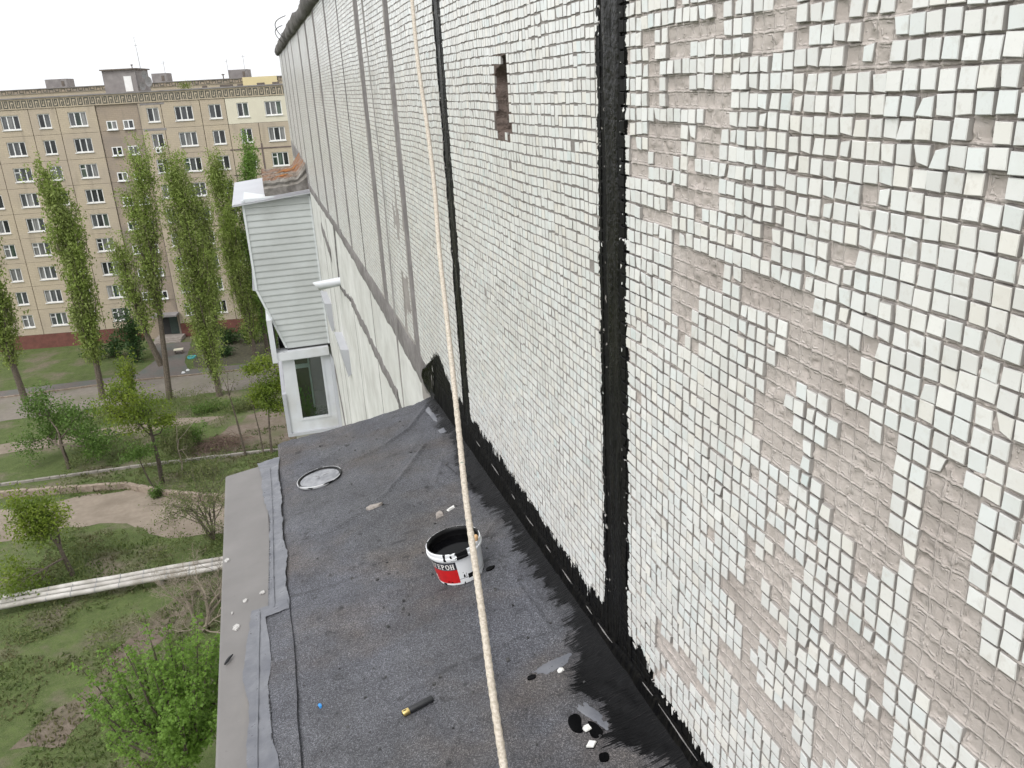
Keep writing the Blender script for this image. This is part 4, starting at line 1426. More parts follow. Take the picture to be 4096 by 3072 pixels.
# vape: soft black body, gold end
VP = roof_thing("disposable_vape", -.738, 2.464, .20, .013, "slim black vape stick with a gold end lying on the felt", "vape")
M['softblack'] = pmat("soft_black_plastic", (.014, .015, .017), (.022, .023, .026), 90, .5, coords='obj')
m_, k_, b_ = newmat("gold_metal")
setb(k_, b_, col=(.80, .62, .25), rough=.28, metal=1.0)
M['gold'] = m_


def capsule(mb, x0, x1, w, h, n=20):
    prof = []
    for x, s in ((x0, .80), (x0 + .0015, .97), (x0 + .003, 1), (x1 - .003, 1), (x1 - .0015, .97), (x1, .80)):
        prof.append([(x, w * s * math.copysign(abs(math.cos(2 * math.pi * i / n)) ** .8, math.cos(2 * math.pi * i / n)), h * s * math.sin(2 * math.pi * i / n)) for i in range(n)])
    V = [p for r in prof for p in r]
    F = [(i * n + k2, i * n + (k2 + 1) % n, (i + 1) * n + (k2 + 1) % n, (i + 1) * n + k2) for i in range(len(prof) - 1) for k2 in range(n)]
    mb.add(V, F + [tuple(range(n))[::-1], tuple(range((len(prof) - 1) * n, len(prof) * n))])
    return mb


link("vape_body", capsule(MB(), -.034, .060, .0125, .0115).mesh("vape_body", M['softblack'], True), VP, True)
GE = link("gold_end", capsule(MB(), -.060, -.033, .0122, .0112).mesh("gold_end", M['gold'], True), VP, True)
link("end_slots", MB().box(-.055, -.043, -.004, .0, .0095, .0116).box(-.0612, -.0598, -.006, .006, -.006, .006).mesh("end_slots", M['mcoat']), GE, True)
# blue scrap and a twig
m_, k_, b_ = newmat("blue_plastic")
setb(k_, b_, col=(.03, .25, .62), rough=.4)
shard("blue_scrap", -1.082, 2.69, [(-.006, -.014), (.004, -.012), (.008, .0), (.004, .014), (-.004, .010)], .006, m_, .4, "tiny bright blue plastic scrap on the felt", "scrap")
o = thing("charred_stick", (-1.437, 3.2, roof_z(-1.437, 3.2) + .003), "short black stick lying on the metal flashing", "stick")
link("stick_body", MB().tube([(-.016, -.026, 0), (-.004, -.008, .004), (.004, .008, .004), (.016, .028, .002)], [.004, .007, .006, .003], 7).mesh("stick_body", M['softblack']), o, True)
# bird droppings dried on the metal
M['drop'] = pmat("dried_dropping", (.52, .51, .49), (.30, .29, .28), 80, .8)
dn = ["at the outer edge of the far flashing", "large and round on the near flashing", "pale and smeared next to the far sealant", "faint near the flashing step", "tiny, just above the large round one"]
for i, (x, y, r) in enumerate([(-1.478, 4.167, .015), (-1.411, 3.457, .019), (-1.292, 3.693, .013), (-1.374, 3.67, .012), (-1.435, 3.595, .007)]):
    poly = [(r * (.7 + .5 * random.random()) * math.cos(a_), r * 1.3 * (.7 + .5 * random.random()) * math.sin(a_)) for a_ in np.linspace(0, 2 * math.pi, 13)[:-1]]
    o = thing("bird_dropping", (x, y, roof_z(x, y) - .004), "white bird dropping " + dn[i], "dropping", "droppings on the metal flashing")
    o.rotation_mode = 'QUATERNION'
    o.rotation_quaternion = ROOF_ROT
    link("dropping_film", MB().prism(poly, -.003, .002, .9).mesh("dropping_film", M['drop']), o, True)
# loose grit and bitumen crumbs
mb = MB()
for i in range(420):
    x = -1.15 + 1.0 * random.random()
    y = 1.3 + 4.3 * random.random()
    r = .0015 + .005 * random.random() ** 4
    z = on_roof(x, y)
    V = [(x + r * random.uniform(-1, 1) * .5 + sx * r, y + r * random.uniform(-.5, .5) + sy * r, z + r * (.1 + sz * (.8 + .6 * random.random()))) for sz in (0, 1) for sx, sy in ((-1, -1), (1, -1), (1, 1), (-1, 1))]
    mb.add(V, [(0, 3, 2, 1), (4, 5, 6, 7), (0, 1, 5, 4), (1, 2, 6, 5), (2, 3, 7, 6), (3, 0, 4, 7)])
o = link("bitumen_crumbs", mb.mesh("bitumen_crumbs", pmat("bitumen_crumb", (.012, .012, .013), (.10, .10, .10), 40, .8)))
tag(o, "loose dark crumbs of bitumen scattered over the felt", "crumbs", None, "stuff")

# ---- safety rope hanging in front of the wall
def rope_material():
    m, k, b = newmat("beige_rope")
    p = k.pos()
    w = k.noise(k.scale(p, (160, 160, 420)), 1.0, 2)
    col = k.mix(k.ramp(w, [(.35, 0), (.62, 1)]), (.40, .35, .285), (.56, .51, .44))
    fl = k.math('GREATER_THAN', k.noise(p, 150, 2), .70)
    col = k.mix(k.math('MULTIPLY', fl, .75), col, (.14, .22, .17))
    rd = k.math('GREATER_THAN', k.noise(p, 33, 3), .74)
    col = k.mix(k.math('MULTIPLY', rd, .5), col, (.35, .16, .09))
    setb(k, b, col=col, rough=.95, normal=k.bump(k.noise(p, 480, 3), .6, .002), spec=.2)
    return m


RP = [(-.16, 4.6, 2.2), (-.27, 3.72, .98), (-.432, 2.98, .267), (-.492, 2.66, .0), (-.540, 2.39, -.24), (-.585, 2.10, -.50), (-.630, 1.84, -.69), (-.675, 1.58, -.81),
      (-.712, 1.38, -.875), (-.748, 1.17, -.93), (-.775, .99, -.99), (-.80, .80, -1.10), (-.83, .55, -1.35), (-.9, .3, -1.75), (-.95, .15, -2.0)]
# refined so that it follows the sight lines measured in the photograph
RPX = [(1648, 0, 2.72), (1672, 250, 2.60), (1708, 500, 2.48), (1737, 740, 2.36), (1757, 1000, 2.24), (1785, 1250, 2.10), (1812, 1500, 1.96), (1838, 1750, 1.82), (1862, 1980, 1.68), (1898, 2240, 1.54), (1932, 2480, 1.44), (1966, 2740, 1.35), (2016, 3072, 1.26)]
mid = []
for u, v, dep in RPX:
    q = np.array([(u - 2048) / 3324.74, -(v - 1536) / 3324.74, -1.0]) * dep
    mid.append(tuple(RM @ q + EYE))
d0 = np.array(mid[0]) - np.array(mid[1])
d0 /= np.linalg.norm(d0)
top = [tuple(np.array(mid[0]) + d0 * t) for t in (2.2, 1.5, .8, .35)]
bot = [tuple(np.array(mid[-1]) + np.array(q)) for q in ((-.03, -.16, -.14), (-.05, -.30, -.34), (-.06, -.36, -.62), (-.07, -.38, -.86), (-.07, -.2, -1.02), (-.07, .0, -1.025), (-.09, .12, -1.04))]
ctrl = [np.array(p) for p in top + mid]
pts = []
for i in range(len(ctrl) - 1):
    a_ = ctrl[max(0, i - 1)]
    b_ = ctrl[i]
    c_ = ctrl[i + 1]
    d_ = ctrl[min(len(ctrl) - 1, i + 2)]
    for t in np.linspace(0, 1, 26)[:-1]:
        pts.append(.5 * ((2 * b_) + (-a_ + c_) * t + (2 * a_ - 5 * b_ + 4 * c_ - d_) * t * t + (-a_ + 3 * b_ - 3 * c_ + d_) * t ** 3))
e = ctrl[-1]
zend = on_roof(e[0], 0.75)
for t in np.linspace(0, 1, 60):
    pts.append(np.array([e[0] - .05 * t, e[1] - .25 * math.sin(t * 1.57), e[2] + (zend + .008 - e[2]) * t ** 1.4]))
rad = [.0062 + .0005 * math.sin(i * 1.9) + .0003 * random.random() for i in range(len(pts))]
o = link("safety_rope", MB().tube(pts, rad, 12).mesh("safety_rope", rope_material(), True))
tag(o, "thick beige braided rope hanging in front of the tiled wall and bucket", "rope")

# thin doubled cord hanging close to the wall further off
m_, k_, b_ = newmat("grey_cord")
setb(k_, b_, col=(.30, .29, .28), rough=.9)
M['cord'] = m_
for i, (dy, nm) in enumerate([(0.0, "left strand"), (.05, "right strand")]):
    pts = [(-.03 - .006 * math.sin(z * 2 + i), 7.32 - dy * (1 if z > -.9 else .55) + .012 * math.sin(z * 1.7), H + z) for z in np.linspace(1.2, -6.5, 60)]
    o = link("thin_cord", MB().tube(pts, .0042, 6).mesh("thin_cord", M['cord']))
    tag(o, "thin grey cord hanging close to the tiled wall beyond the rope, " + nm, "cord", "thin cords by the wall")

# ================================================================== neighbour's enclosed balconies further along the wall
M['siding'] = pmat("grey_green_siding", (.485, .51, .508), (.425, .447, .445), 1.1, .5, .08, 6, .01, c3=(.38, .395, .39), s3=.9)
M['trim'] = pmat("pale_trim", (.62, .65, .66), (.57, .60, .61), 2, .42)
M['sheetwhite'] = pmat("white_sheet_metal", (.44, .45, .48), (.38, .39, .42), 1.2, .40)
M['dark'] = pmat("dark_gap", (.03, .03, .03), None, 3, .8)
BYF = 20.0                                      # face towards the viewer
NB = thing("siding_balcony", (-.75, BYF, H - 5.9), "enclosed balcony clad in pale grey green siding with a white sheet roof", "balcony")


def left_x(z):
    return -1.50 if z > -4.30 else -1.50 + (-4.30 - z) * (.48 / 1.45)


ph = .147
nplk = 24
for i in range(nplk):
    zt, zb = -2.26 - i * ph, -2.26 - (i + 1) * ph
    xl0, xl1 = left_x(zt), left_x(zb)
    mb = MB()
    yb, yt = BYF - .016, BYF
    z4 = zb + .030
    xl4 = left_x(z4)
    mb.add([(xl0, yt, H + zt), (0, yt, H + zt), (0, yb, H + z4), (xl4, yb, H + z4), (xl1, yb + .002, H + zb + .006), (0, yb + .002, H + zb + .006), (0, yt + .012, H + zb), (xl1, yt + .012, H + zb)],
           [(0, 3, 2, 1), (3, 4, 5, 2), (4, 7, 6, 5)])
    link("siding_board", mb.mesh("siding_board", M['siding']), NB)
link("balcony_shell", MB().add([(-1.48, BYF + .02, H - 2.2), (0, BYF + .02, H - 2.2), (0, BYF + .02, H - 5.8), (-1.0, BYF + .02, H - 5.8), (-1.48, BYF + .02, H - 4.30),
                               (-1.48, 23.4, H - 2.2), (0, 23.4, H - 2.2), (0, 23.4, H - 5.8), (-1.0, 23.4, H - 5.8), (-1.48, 23.4, H - 4.30)],
                              [(0, 1, 2, 3, 4), (9, 8, 7, 6, 5), (0, 5, 6, 1), (0, 4, 9, 5), (4, 3, 8, 9), (3, 2, 7, 8)]).mesh("balcony_shell", M['trim']), NB)
mb = MB()
mb.box(-1.535, -1.485, BYF - .03, BYF + .05, H - 4.30, H - 2.22)
c0, c1 = np.array([-1.51, BYF + .01, H - 4.29]), np.array([-1.035, BYF + .01, H - 5.76])
ax = (c1 - c0) / 2
nx_ = np.array([ax[2], 0, -ax[0]])
nx_ = nx_ / np.linalg.norm(nx_) * .024
mb.obox((c0 + c1) / 2, ax, nx_, (0, .04, 0))
link("corner_trim", mb.mesh("corner_trim", M['trim']), NB)
link("wall_trim", MB().box(-.045, -.006, BYF - .03, BYF + .02, H - 5.78, H - 2.24).mesh("wall_trim", M['trim']), NB)
link("corner_flap", MB().add([(-1.53, BYF - .01, H - 3.72), (-1.53, BYF + .3, H - 3.72), (-1.60, BYF + .3, H - 4.28), (-1.60, BYF - .01, H - 4.28), (-1.50, BYF - .01, H - 4.32), (-1.50, BYF + .3, H - 4.32)],
                            [(0, 1, 2, 3), (3, 2, 5, 4), (0, 3, 4)]).mesh("corner_flap", M['sheetwhite']), NB)
# sheet roof with folded front edge
yf, yb = BYF - .12, 23.6
mb = MB().add([(-1.74, yf, H - 2.30), (.02, yf, H - 2.14), (.02, yb, H - 1.98), (-1.72, yb, H - 2.14),
               (-1.74, yf, H - 2.335), (.02, yf, H - 2.175), (.02, yb, H - 2.015), (-1.72, yb, H - 2.175)],
              [(0, 1, 2, 3), (7, 6, 5, 4), (0, 4, 5, 1), (1, 5, 6, 2), (2, 6, 7, 3), (3, 7, 4, 0)])
SR = link("sheet_roof", mb.mesh("sheet_roof", M['sheetwhite']), NB)
def sheet_z(x, y):
    t = (x + 1.74) / 1.76
    return H - 2.30 + .16 * t + .16 * (y - yf) / (yb - yf) + .005


mb = MB().add([(x_, y_2, sheet_z(x_, y_2)) for x_, y_2 in ((-1.73, yf + .002), (.015, yf + .002), (.015, yf + .30), (-1.50, yf + .30))], [(0, 1, 2, 3)])
link("roof_fold", mb.mesh("roof_fold", pmat("shiny_sheet_fold", (.33, .335, .37), (.40, .405, .43), 2, .35, metal=.2)), SR)
link("soffit_gap", MB().box(-1.0, -.05, BYF - .008, BYF + .01, H - 5.83, H - 5.787).mesh("soffit_gap", M['dark']), NB)

# old rotten slab left on top of the sheet roof
M['rot'] = pmat("rotten_felt", (.13, .105, .085), (.25, .21, .175), 9, .95, .9, 30, .03, c3=(.22, .085, .025), s3=2.1)
M['lichen'] = pmat("orange_lichen", (.30, .10, .022), (.20, .11, .04), 12, .95, .6, 50, .01)
OS = thing("old_canopy_slab", (-.5, 21.3, H - 2.1), "crumbling concrete canopy slab with orange lichen beside the white sheet roof", "slab")
nx, ny = 40, 60
gx, gy = np.linspace(-1.0, .0, nx), np.linspace(20.28, 22.75, ny)
X, Y = np.meshgrid(gx, gy, indexing='ij')
lay = np.floor(fbm(X * 3, Y * 3.0, 71, 3) * 7) / 7
Z = H - 1.86 + .10 * (X + 1.0) + .12 * (lay - .5) + .03 * (fbm(X * 14, Y * 9, 72, 3) - .5) + np.clip((X + .22) * 1.1, 0, .3) + .08 * np.clip((Y - 22.3) * 2, 0, 1)
V = np.stack([X + .03 * (fbm(Y * 6, X * 0, 73, 3) - .5) * (X < -.97), Y, Z], -1).reshape(-1, 3)
link("slab_top", mesh_np("slab_top", V, grid_faces(nx, ny), M['rot'], False), OS)
mb = MB()
fx = np.linspace(-1.0, 0, 24)
top = np.interp(fx, gx, Z[:, 0])
rows = []
for j, q in enumerate(np.linspace(0, 1, 7)):
    zlow = H - 2.215 + .09 * (fx + 1.0)
    z = top + (zlow - top) * q
    y = 20.28 - .03 * math.sin(q * 5) + .05 * (fbm(fx * 5, fx * 0 + q * 4, 74, 3) - .5) + (.05 if .25 < q < .4 else 0)
    rows.append(np.stack([fx, y + 0 * fx, z], -1))
link("slab_face", mesh_np("slab_face", np.array(rows).reshape(-1, 3), grid_faces(7, 24)[:, ::-1], pmat("slab_concrete", (.20, .185, .165), (.31, .29, .265), 9, .9, .7, 50, .01, c3=(.13, .115, .10), s3=3), False), OS)
ly = np.linspace(20.28, 22.75, 30)
zl_ = np.interp(ly, gy, Z[0])
rows = [np.stack([np.full(30, -1.0) + .02 * (fbm(ly * 5, ly * 0 + q, 75, 3) - .5), ly, zl_ + (H - 2.24 - zl_) * q], -1) for q in np.linspace(0, 1, 5)]
link("slab_side", mesh_np("slab_side", np.array(rows).reshape(-1, 3), grid_faces(5, 30), M['rot'], False), OS)
for i, (x, y, rx, ry) in enumerate([(-.33, 21.9, .22, .36), (-.60, 20.75, .2, .16), (-.5, 21.5, .22, .10)]):
    R_ = []
    for a_ in np.linspace(0, 2 * math.pi, 21)[:-1]:
        q = .7 + .5 * random.random()
        xx, yy_ = x + rx * q * math.cos(a_), y + ry * q * math.sin(a_)
        R_.append((xx, yy_))
    zz_ = lambda a_, b_: float(Z[np.abs(gx - a_).argmin(), np.abs(gy - b_).argmin()])
    mb = MB()
    n = len(R_)
    inner = [(x + (a_ - x) * .5, y + (b_ - y) * .5) for a_, b_ in R_]
    mb.add([(a_, b_, zz_(a_, b_) + .012) for a_, b_ in R_] + [(a_, b_, zz_(a_, b_) + .03) for a_, b_ in inner] + [(x, y, zz_(x, y) + .03)],
           [(j, (j + 1) % n, n + (j + 1) % n, n + j) for j in range(n)] + [(n + j, n + (j + 1) % n, 2 * n) for j in range(n)])
    tag(link("lichen_patch", mb.mesh("lichen_patch", M['lichen']), OS), "orange lichen patch")

# glazed balcony below
M['pvc'] = pmat("white_pvc", (.62, .64, .67), (.54, .56, .59), 1.5, .36, c3=(.48, .48, .47), s3=1.4)
m_, k_, b_ = newmat("balcony_glass")
tr = k_.n("BsdfTransparent")
tr.inputs[0].default_value = (.72, .80, .78, 1)
gl = k_.n("BsdfGlossy")
gl.inputs['Roughness'].default_value = .03
fr = k_.n("Fresnel")
fr.inputs[0].default_value = 1.5
mxs = k_.n("MixShader")
k_.nt.links.new(k_.math('ADD', fr.outputs[0], .05), mxs.inputs[0])
k_.nt.links.new(tr.outputs[0], mxs.inputs[1])
k_.nt.links.new(gl.outputs[0], mxs.inputs[2])
k_.nt.links.new(mxs.outputs[0], [n_ for n_ in k_.nt.nodes if n_.type == 'OUTPUT_MATERIAL'][0].inputs[0])
M['glass'] = m_
GB = thing("glazed_balcony", (-.6, 20.0, H - 7.9), "white framed glazed balcony with plants behind the glass, below the siding", "balcony")
yf = 19.93
link("header_ledge", MB().box(-1.34, -.06, yf - .10, yf + .3, H - 6.03, H - 5.83).box(-1.40, -1.28, yf - .12, yf + 3, H - 6.06, H - 5.0).mesh("header_ledge", M['pvc']), GB)
mb = MB()


def slant_bar(mb, x0t, x1t, x0b, x1b, zt, zb, y0, y1):
    mb.add([(x0t, y0, H + zt), (x1t, y0, H + zt), (x1t, y1, H + zt), (x0t, y1, H + zt), (x0b, y0, H + zb), (x1b, y0, H + zb), (x1b, y1, H + zb), (x0b, y1, H + zb)],
           [(3, 2, 1, 0), (4, 5, 6, 7), (0, 1, 5, 4), (1, 2, 6, 5), (2, 3, 7, 6), (3, 0, 4, 7)])


slant_bar(mb, -1.17, -.95, -1.29, -.95, -6.03, -7.95, yf, yf + .12)
slant_bar(mb, -.22, -.05, -.22, .0, -6.03, -7.95, yf, yf + .12)
slant_bar(mb, -.95, -.22, -.95, -.22, -7.66, -7.95, yf, yf + .12)
link("window_frame", mb.mesh("window_frame", M['pvc']), GB)
mb = MB()
slant_bar(mb, -.95, -.90, -.95, -.90, -6.03, -7.66, yf - .015, yf + .05)
slant_bar(mb, -.27, -.22, -.27, -.22, -6.03, -7.66, yf - .015, yf + .05)
slant_bar(mb, -.90, -.27, -.90, -.27, -7.60, -7.66, yf - .015, yf + .05)
slant_bar(mb, -.90, -.27, -.90, -.27, -6.03, -6.07, yf - .015, yf + .05)
SH = link("window_sash", mb.mesh("window_sash", M['pvc']), GB)
link("pane", MB().box(-.90, -.27, yf + .012, yf + .018, H - 7.60, H - 6.07).mesh("pane", M['glass']), SH)
link("sill_board", MB().box(-1.30, .0, yf - .05, yf + .1, H - 8.03, H - 7.952).box(-1.31, -1.22, yf - .04, yf + 3, H - 8.03, H - 6.9).mesh("sill_board", M['sheetwhite']), GB)
link("side_panel", MB().add([(-.05, yf - .01, H - 6.0), (-.005, yf - .6, H - 6.0), (-.005, yf - .6, H - 8.5), (-.05, yf - .01, H - 8.5)], [(0, 1, 2, 3)]).mesh("side_panel", M['sheetwhite']), GB)
M['roomdark'] = pmat("dark_interior", (.05, .05, .052), (.08, .075, .07), 2, .8)
mb = MB()
mb.add([(-1.2, yf + .15, H - 8.0), (0, yf + .15, H - 8.0), (0, 23, H - 8.0), (-1.2, 23, H - 8.0), (-1.2, yf + .15, H - 5.9), (0, yf + .15, H - 5.9), (0, 23, H - 5.9), (-1.2, 23, H - 5.9)],
       [(0, 1, 2, 3), (7, 6, 5, 4), (1, 5, 6, 2), (2, 6, 7, 3)])
link("interior", mb.mesh("interior", M['roomdark']), GB)
link("outer_parapet", MB().box(-1.22, -1.15, yf + .12, 23, H - 8.0, H - 7.0).box(-1.22, -1.15, yf + 1.5, yf + 1.6, H - 7.0, H - 5.9).mesh("outer_parapet", M['pvc']), GB)
link("inner_post", MB().box(-.575, -.535, yf + .9, yf + .95, H - 8, H - 6.0).box(-.93, -.55, yf + 1.0, yf + 1.05, H - 6.62, H - 6.52).mesh("inner_post", M['trim']), GB)
link("balcony_base", MB().box(-1.12, -.005, yf + .02, 23.3, H - 10.8, H - 8.031).mesh("balcony_base", pmat("cream_render", (.50, .48, .42), (.42, .40, .35), 3, .85)), GB)


def leaf_mat(name, c1, c2, c3=None, trans=.35, rough=.5):
    m, k, b = newmat(name)
    ri = k.n("NewGeometry").outputs['Random Per Island']
    col = k.mix(ri, c1, c2)
    if c3 is not None:
        n_ = k.ramp(k.noise(k.pos(), .55, 3), [(.4, 0), (.62, 1)])
        col = k.mix(n_, col, c3)
    setb(k, b, col=col, rough=rough, spec=.25)
    out = [n_ for n_ in k.nt.nodes if n_.type == 'OUTPUT_MATERIAL'][0]
    tl = k.n("BsdfTranslucent")
    k.inp(tl.inputs[0], col)
    mx = k.n("MixShader")
    mx.inputs[0].default_value = trans
    k.nt.links.new(b.outputs[0], mx.inputs[1])
    k.nt.links.new(tl.outputs[0], mx.inputs[2])
    k.nt.links.new(mx.outputs[0], out.inputs[0])
    return m


def leaf_quads(C, size, seed=0, droop=0.0, upright=.0, aspect=.55):
    """diamond leaves at centres C"""
    g = np.random.default_rng(seed)
    n = len(C)
    d = g.standard_normal((n, 3))
    d[:, 2] += upright - droop
    d /= np.linalg.norm(d, axis=1, keepdims=True)
    r = g.standard_normal((n, 3))
    s = np.cross(d, r)
    s /= np.linalg.norm(s, axis=1, keepdims=True) + 1e-9
    L = size * (.6 + .8 * g.random((n, 1)))
    W_ = L * aspect
    V = np.stack([C - d * L * .5, C + s * W_ * .5, C + d * L * .5, C - s * W_ * .5], 1)
    return V.reshape(-1, 3), np.arange(n * 4).reshape(n, 4)


PL = thing("balcony_plant", (-.75, 20.35, H - 8.0), "tall green leafy plant behind the balcony glass", "plant")
C = []
for i in range(9):
    a_ = random.random() * 6.28
    for t in np.linspace(.0, 1, 26):
        C.append((-.75 + math.cos(a_) * .14 * t * t + .01 * random.random(), 20.35 + math.sin(a_) * .14 * t * t, H - 8.0 + t * (.6 + .5 * random.random())))
V, F = leaf_quads(np.array(C), .16, 3, upright=2.0, aspect=.25)
link("leaves", mesh_np("leaves", V, F, leaf_mat("plant_leaf", (.05, .16, .02), (.10, .26, .04))), PL)
link("flower_pot", MB().lathe([(0, 0), (.09, 0), (.12, .2), (.10, .2), (.1, .17), (0, .17)], 16, (-.75, 20.35, H - 8.0)).mesh("flower_pot", M['trim'], True), PL)
PL2 = thing("window_box_plant", (-.42, 20.3, H - 8.0), "low dark leafy plant at the right behind the balcony glass", "plant")
C = np.array([(-.42, 20.3, H - 7.72)]) + np.random.default_rng(5).standard_normal((260, 3)) * (.09, .1, .13)
V, F = leaf_quads(C, .09, 8)
link("leaves", mesh_np("leaves", V, F, leaf_mat("plant_leaf_dark", (.04, .10, .03), (.16, .22, .12))), PL2)

# white drain pipe out of the wall
DP = thing("drain_pipe", (0, 14.0, H - 3.03), "short white pipe stub sticking out of the wall above the siding", "pipe")
mb = MB()
n = 20
for r in (.072, .064):
    V = []
    for x in (.02, -.40):
        for k2 in range(n):
            a_ = 2 * math.pi * k2 / n
            V.append((x - (.05 * math.sin(a_) if x < 0 else 0), 14.0 + r * math.cos(a_), H - 3.03 + r * math.sin(a_) + (.02 * (1 - abs(x)) if x > 0 else -.02)))
    mb.add(V, [(k2, (k2 + 1) % n, n + (k2 + 1) % n, n + k2) for k2 in range(n)])
o_ = n * 2
mb.f += [(n + k2, n + (k2 + 1) % n, o_ + n + (k2 + 1) % n, o_ + n + k2) for k2 in range(n)]
link("pipe_body", mb.mesh("pipe_body", M['pvc'], True), DP)
# white flashing wedges on the wall
for i, (y0, z0, z1, nm) in enumerate([(14.0, -4.2, -4.66, "nearer the foreground roof"), (17.3, -4.15, -4.72, "next to the siding balcony")]):
    o = link("window_flashing", MB().add([(-.14, y0, H + z0), (-.001, y0, H + z0 - .02), (-.001, y0, H + z1), (-.06, y0, H + z1 - .05), (-.14, y0 + 1.2, H + z0), (-.001, y0 + 1.2, H + z0 - .02), (-.001, y0 + 1.2, H + z1), (-.06, y0 + 1.2, H + z1 - .05)],
                                         [(0, 3, 2, 1), (4, 5, 6, 7), (0, 1, 5, 4), (3, 7, 6, 2), (0, 4, 7, 3), (1, 2, 6, 5)]).mesh("window_flashing", M['sheetwhite']))
    tag(o, "white sheet wedge fixed to the pale lower wall, " + nm, "flashing")
# loose cables looping off the roof edge
for i, (y, s, nm) in enumerate([(19.0, 1.0, "upper"), (21.0, .75, "lower")]):
    pts = [(-.08 - .22 * s * math.sin(t * math.pi), y - .3 * math.cos(t * math.pi), H + 1.30 + .16 * s - .46 * s * t + .08 * s * math.sin(t * math.pi)) for t in np.linspace(0, 1, 22)]
    o = link("roof_cable", MB().tube(pts, .009, 6).mesh("roof_cable", M['felt']))
    tag(o, nm + " loop of dark cable sticking out from the roof edge", "cable")

# ================================================================== far apartment building
TH = math.radians(10)
FP = np.array([-8.0, 92.0, 0.0])
FD = np.array([math.cos(TH), -math.sin(TH), 0.0])
FN = np.array([math.sin(TH), math.cos(TH), 0.0])      # away from the viewer


def fp(s, z, o=0.0, base=FP):
    p = base + FD * s + FN * o
    return (p[0], p[1], z)


class FB(MB):
    """boxes in facade coordinates: s along, o depth (positive away), z up"""
    def __init__(s, base=FP):
        super().__init__()
        s.base = base

    def fbox(s, s0, s1, o0, o1, z0, z1):
        v = [fp(a_, z, o_, s.base) for z in (z0, z1) for o_ in (o0, o1) for a_ in (s0, s1)]
        return s.add(v, [(0, 2, 3, 1), (4, 5, 7, 6), (0, 1, 5, 4), (1, 3, 7, 5), (3, 2, 6, 7), (2, 0, 4, 6)])


def facade_material(name, c1, c2, c3, st):
    m, k, b = newmat(name)
    p = k.scale(k.pos(), (1, 1, 1), rot=(0, 0, TH))
    br = k.n("TexBrick")
    k.inp(br.inputs['Vector'], k.scale(p, (1, 1, 1), rot=(math.radians(90), 0, 0)))
    br.inputs['Color1'].default_value = (*c1, 1)
    br.inputs['Color2'].default_value = (*c2, 1)
    br.inputs['Mortar'].default_value = (*[q * .72 for q in c1], 1)
    br.inputs['Scale'].default_value = 1.0
    br.inputs['Mortar Size'].default_value = .012
    br.inputs['Brick Width'].default_value = .42
    br.inputs['Row Height'].default_value = .175
    col = k.mix(k.ramp(k.noise(k.pos(), .35, 6, .6), [(.42, 0), (.68, st)]), br.outputs[0], c3)
    ri = k.n("ObjectInfo").outputs['Random']
    col = k.mix(k.math('MULTIPLY', ri, .32), col, c3)
    sx = k.noise(k.scale(k.pos(), (1.4, 1.4, .22)), 1.0, 5, .6)
    col = k.mix(k.ramp(sx, [(.56, 0), (.72, .4)]), col, [q * .55 for q in c3])
    setb(k, b, col=col, rough=.85, normal=k.bump(k.noise(k.pos(), 8, 4), .2, .03))
    return m


M['facade'] = facade_material("tan_facade_tile", (.47, .40, .295), (.44, .372, .272), (.37, .315, .255), .7)
M['facade2'] = facade_material("shaded_facade_tile", (.37, .30, .225), (.345, .28, .21), (.235, .20, .175), .85)  # darker copy of the facade tile; stair bay's shade is painted into its colour
M['cream'] = pmat("cream_insulation", (.62, .585, .47), (.58, .545, .44), .6, .8)
M['joint'] = pmat("dark_joint", (.16, .135, .115), (.10, .085, .075), 2, .9)
M['mastic_line'] = pmat("brown_mastic", (.10, .075, .07), (.15, .115, .105), 1, .8)
M['key'] = pmat("dark_meander", (.07, .07, .058), (.10, .098, .08), 2, .85)
M['plinth'] = pmat("red_brown_plinth", (.12, .045, .035), (.17, .065, .05), 2, .8)
M['greyroof'] = pmat("grey_roof_block", (.19, .175, .175), (.26, .245, .24), 1.2, .9)
M['dullmetal'] = pmat("dull_metal", (.30, .30, .30), (.2, .2, .2), 1, .6)


def pane_mat(name, c1, c2, rough=.12, sx=2.5):
    m, k, b = newmat(name)
    n_ = k.noise(k.scale(k.pos(), (sx, sx, .5)), 1.0, 3)
    ro = k.n("ObjectInfo").outputs['Random']
    col = k.mix(k.ramp(n_, [(.42, 0), (.6, 1)]), c1, c2)
    col = k.mix(k.math('MULTIPLY', ro, .5), col, (.02, .022, .024))
    setb(k, b, col=col, rough=rough, spec=.5)
    return m


PANES = [pane_mat("dark_pane", (.018, .02, .022), (.05, .052, .055)), pane_mat("curtained_pane", (.15, .15, .15), (.27, .27, .265), .15, 6),
         pane_mat("greyish_pane", (.07, .075, .08), (.13, .135, .14)), pane_mat("greenish_pane", (.03, .05, .04), (.12, .15, .12))]

A1 = thing("apartment_block", fp(0, 0), "nine storey tan tiled apartment block with white windows and a meander frieze", "building")
ZR = [23.85 - 2.46 * k for k in range(10)]     # joints between storeys (top to bottom)
ST = 2.46
colsB = [(-3.70, -1.58), (-1.52, 2.14), (2.20, 4.58), (4.64, 7.50), (7.56, 10.50), (10.56, 13.5)]
win = {0: (-2.97, -1.82, 2), 1: (-.34, 1.40, 3), 2: (2.93, 4.15, 2), 3: (5.67, 6.80, 2), 4: (8.37, 10.02, 3), 5: (11.3, 12.9, 3)}
# cheaper repeats of the same storeys to the left of the stair bay
left_cols = [(-26.0, -22.4, 3), (-22.34, -20.2, 2), (-20.14, -17.7, 2), (-17.64, -14.0, 3), (-13.94, -11.4, 2), (-11.34, -7.75, 3)]
FB_ = FB
core = FB().fbox(-27.0, 15.0, .30, 12.0, 0, 24.55)
link("building_core", core.mesh("building_core", M['facade2']), A1)


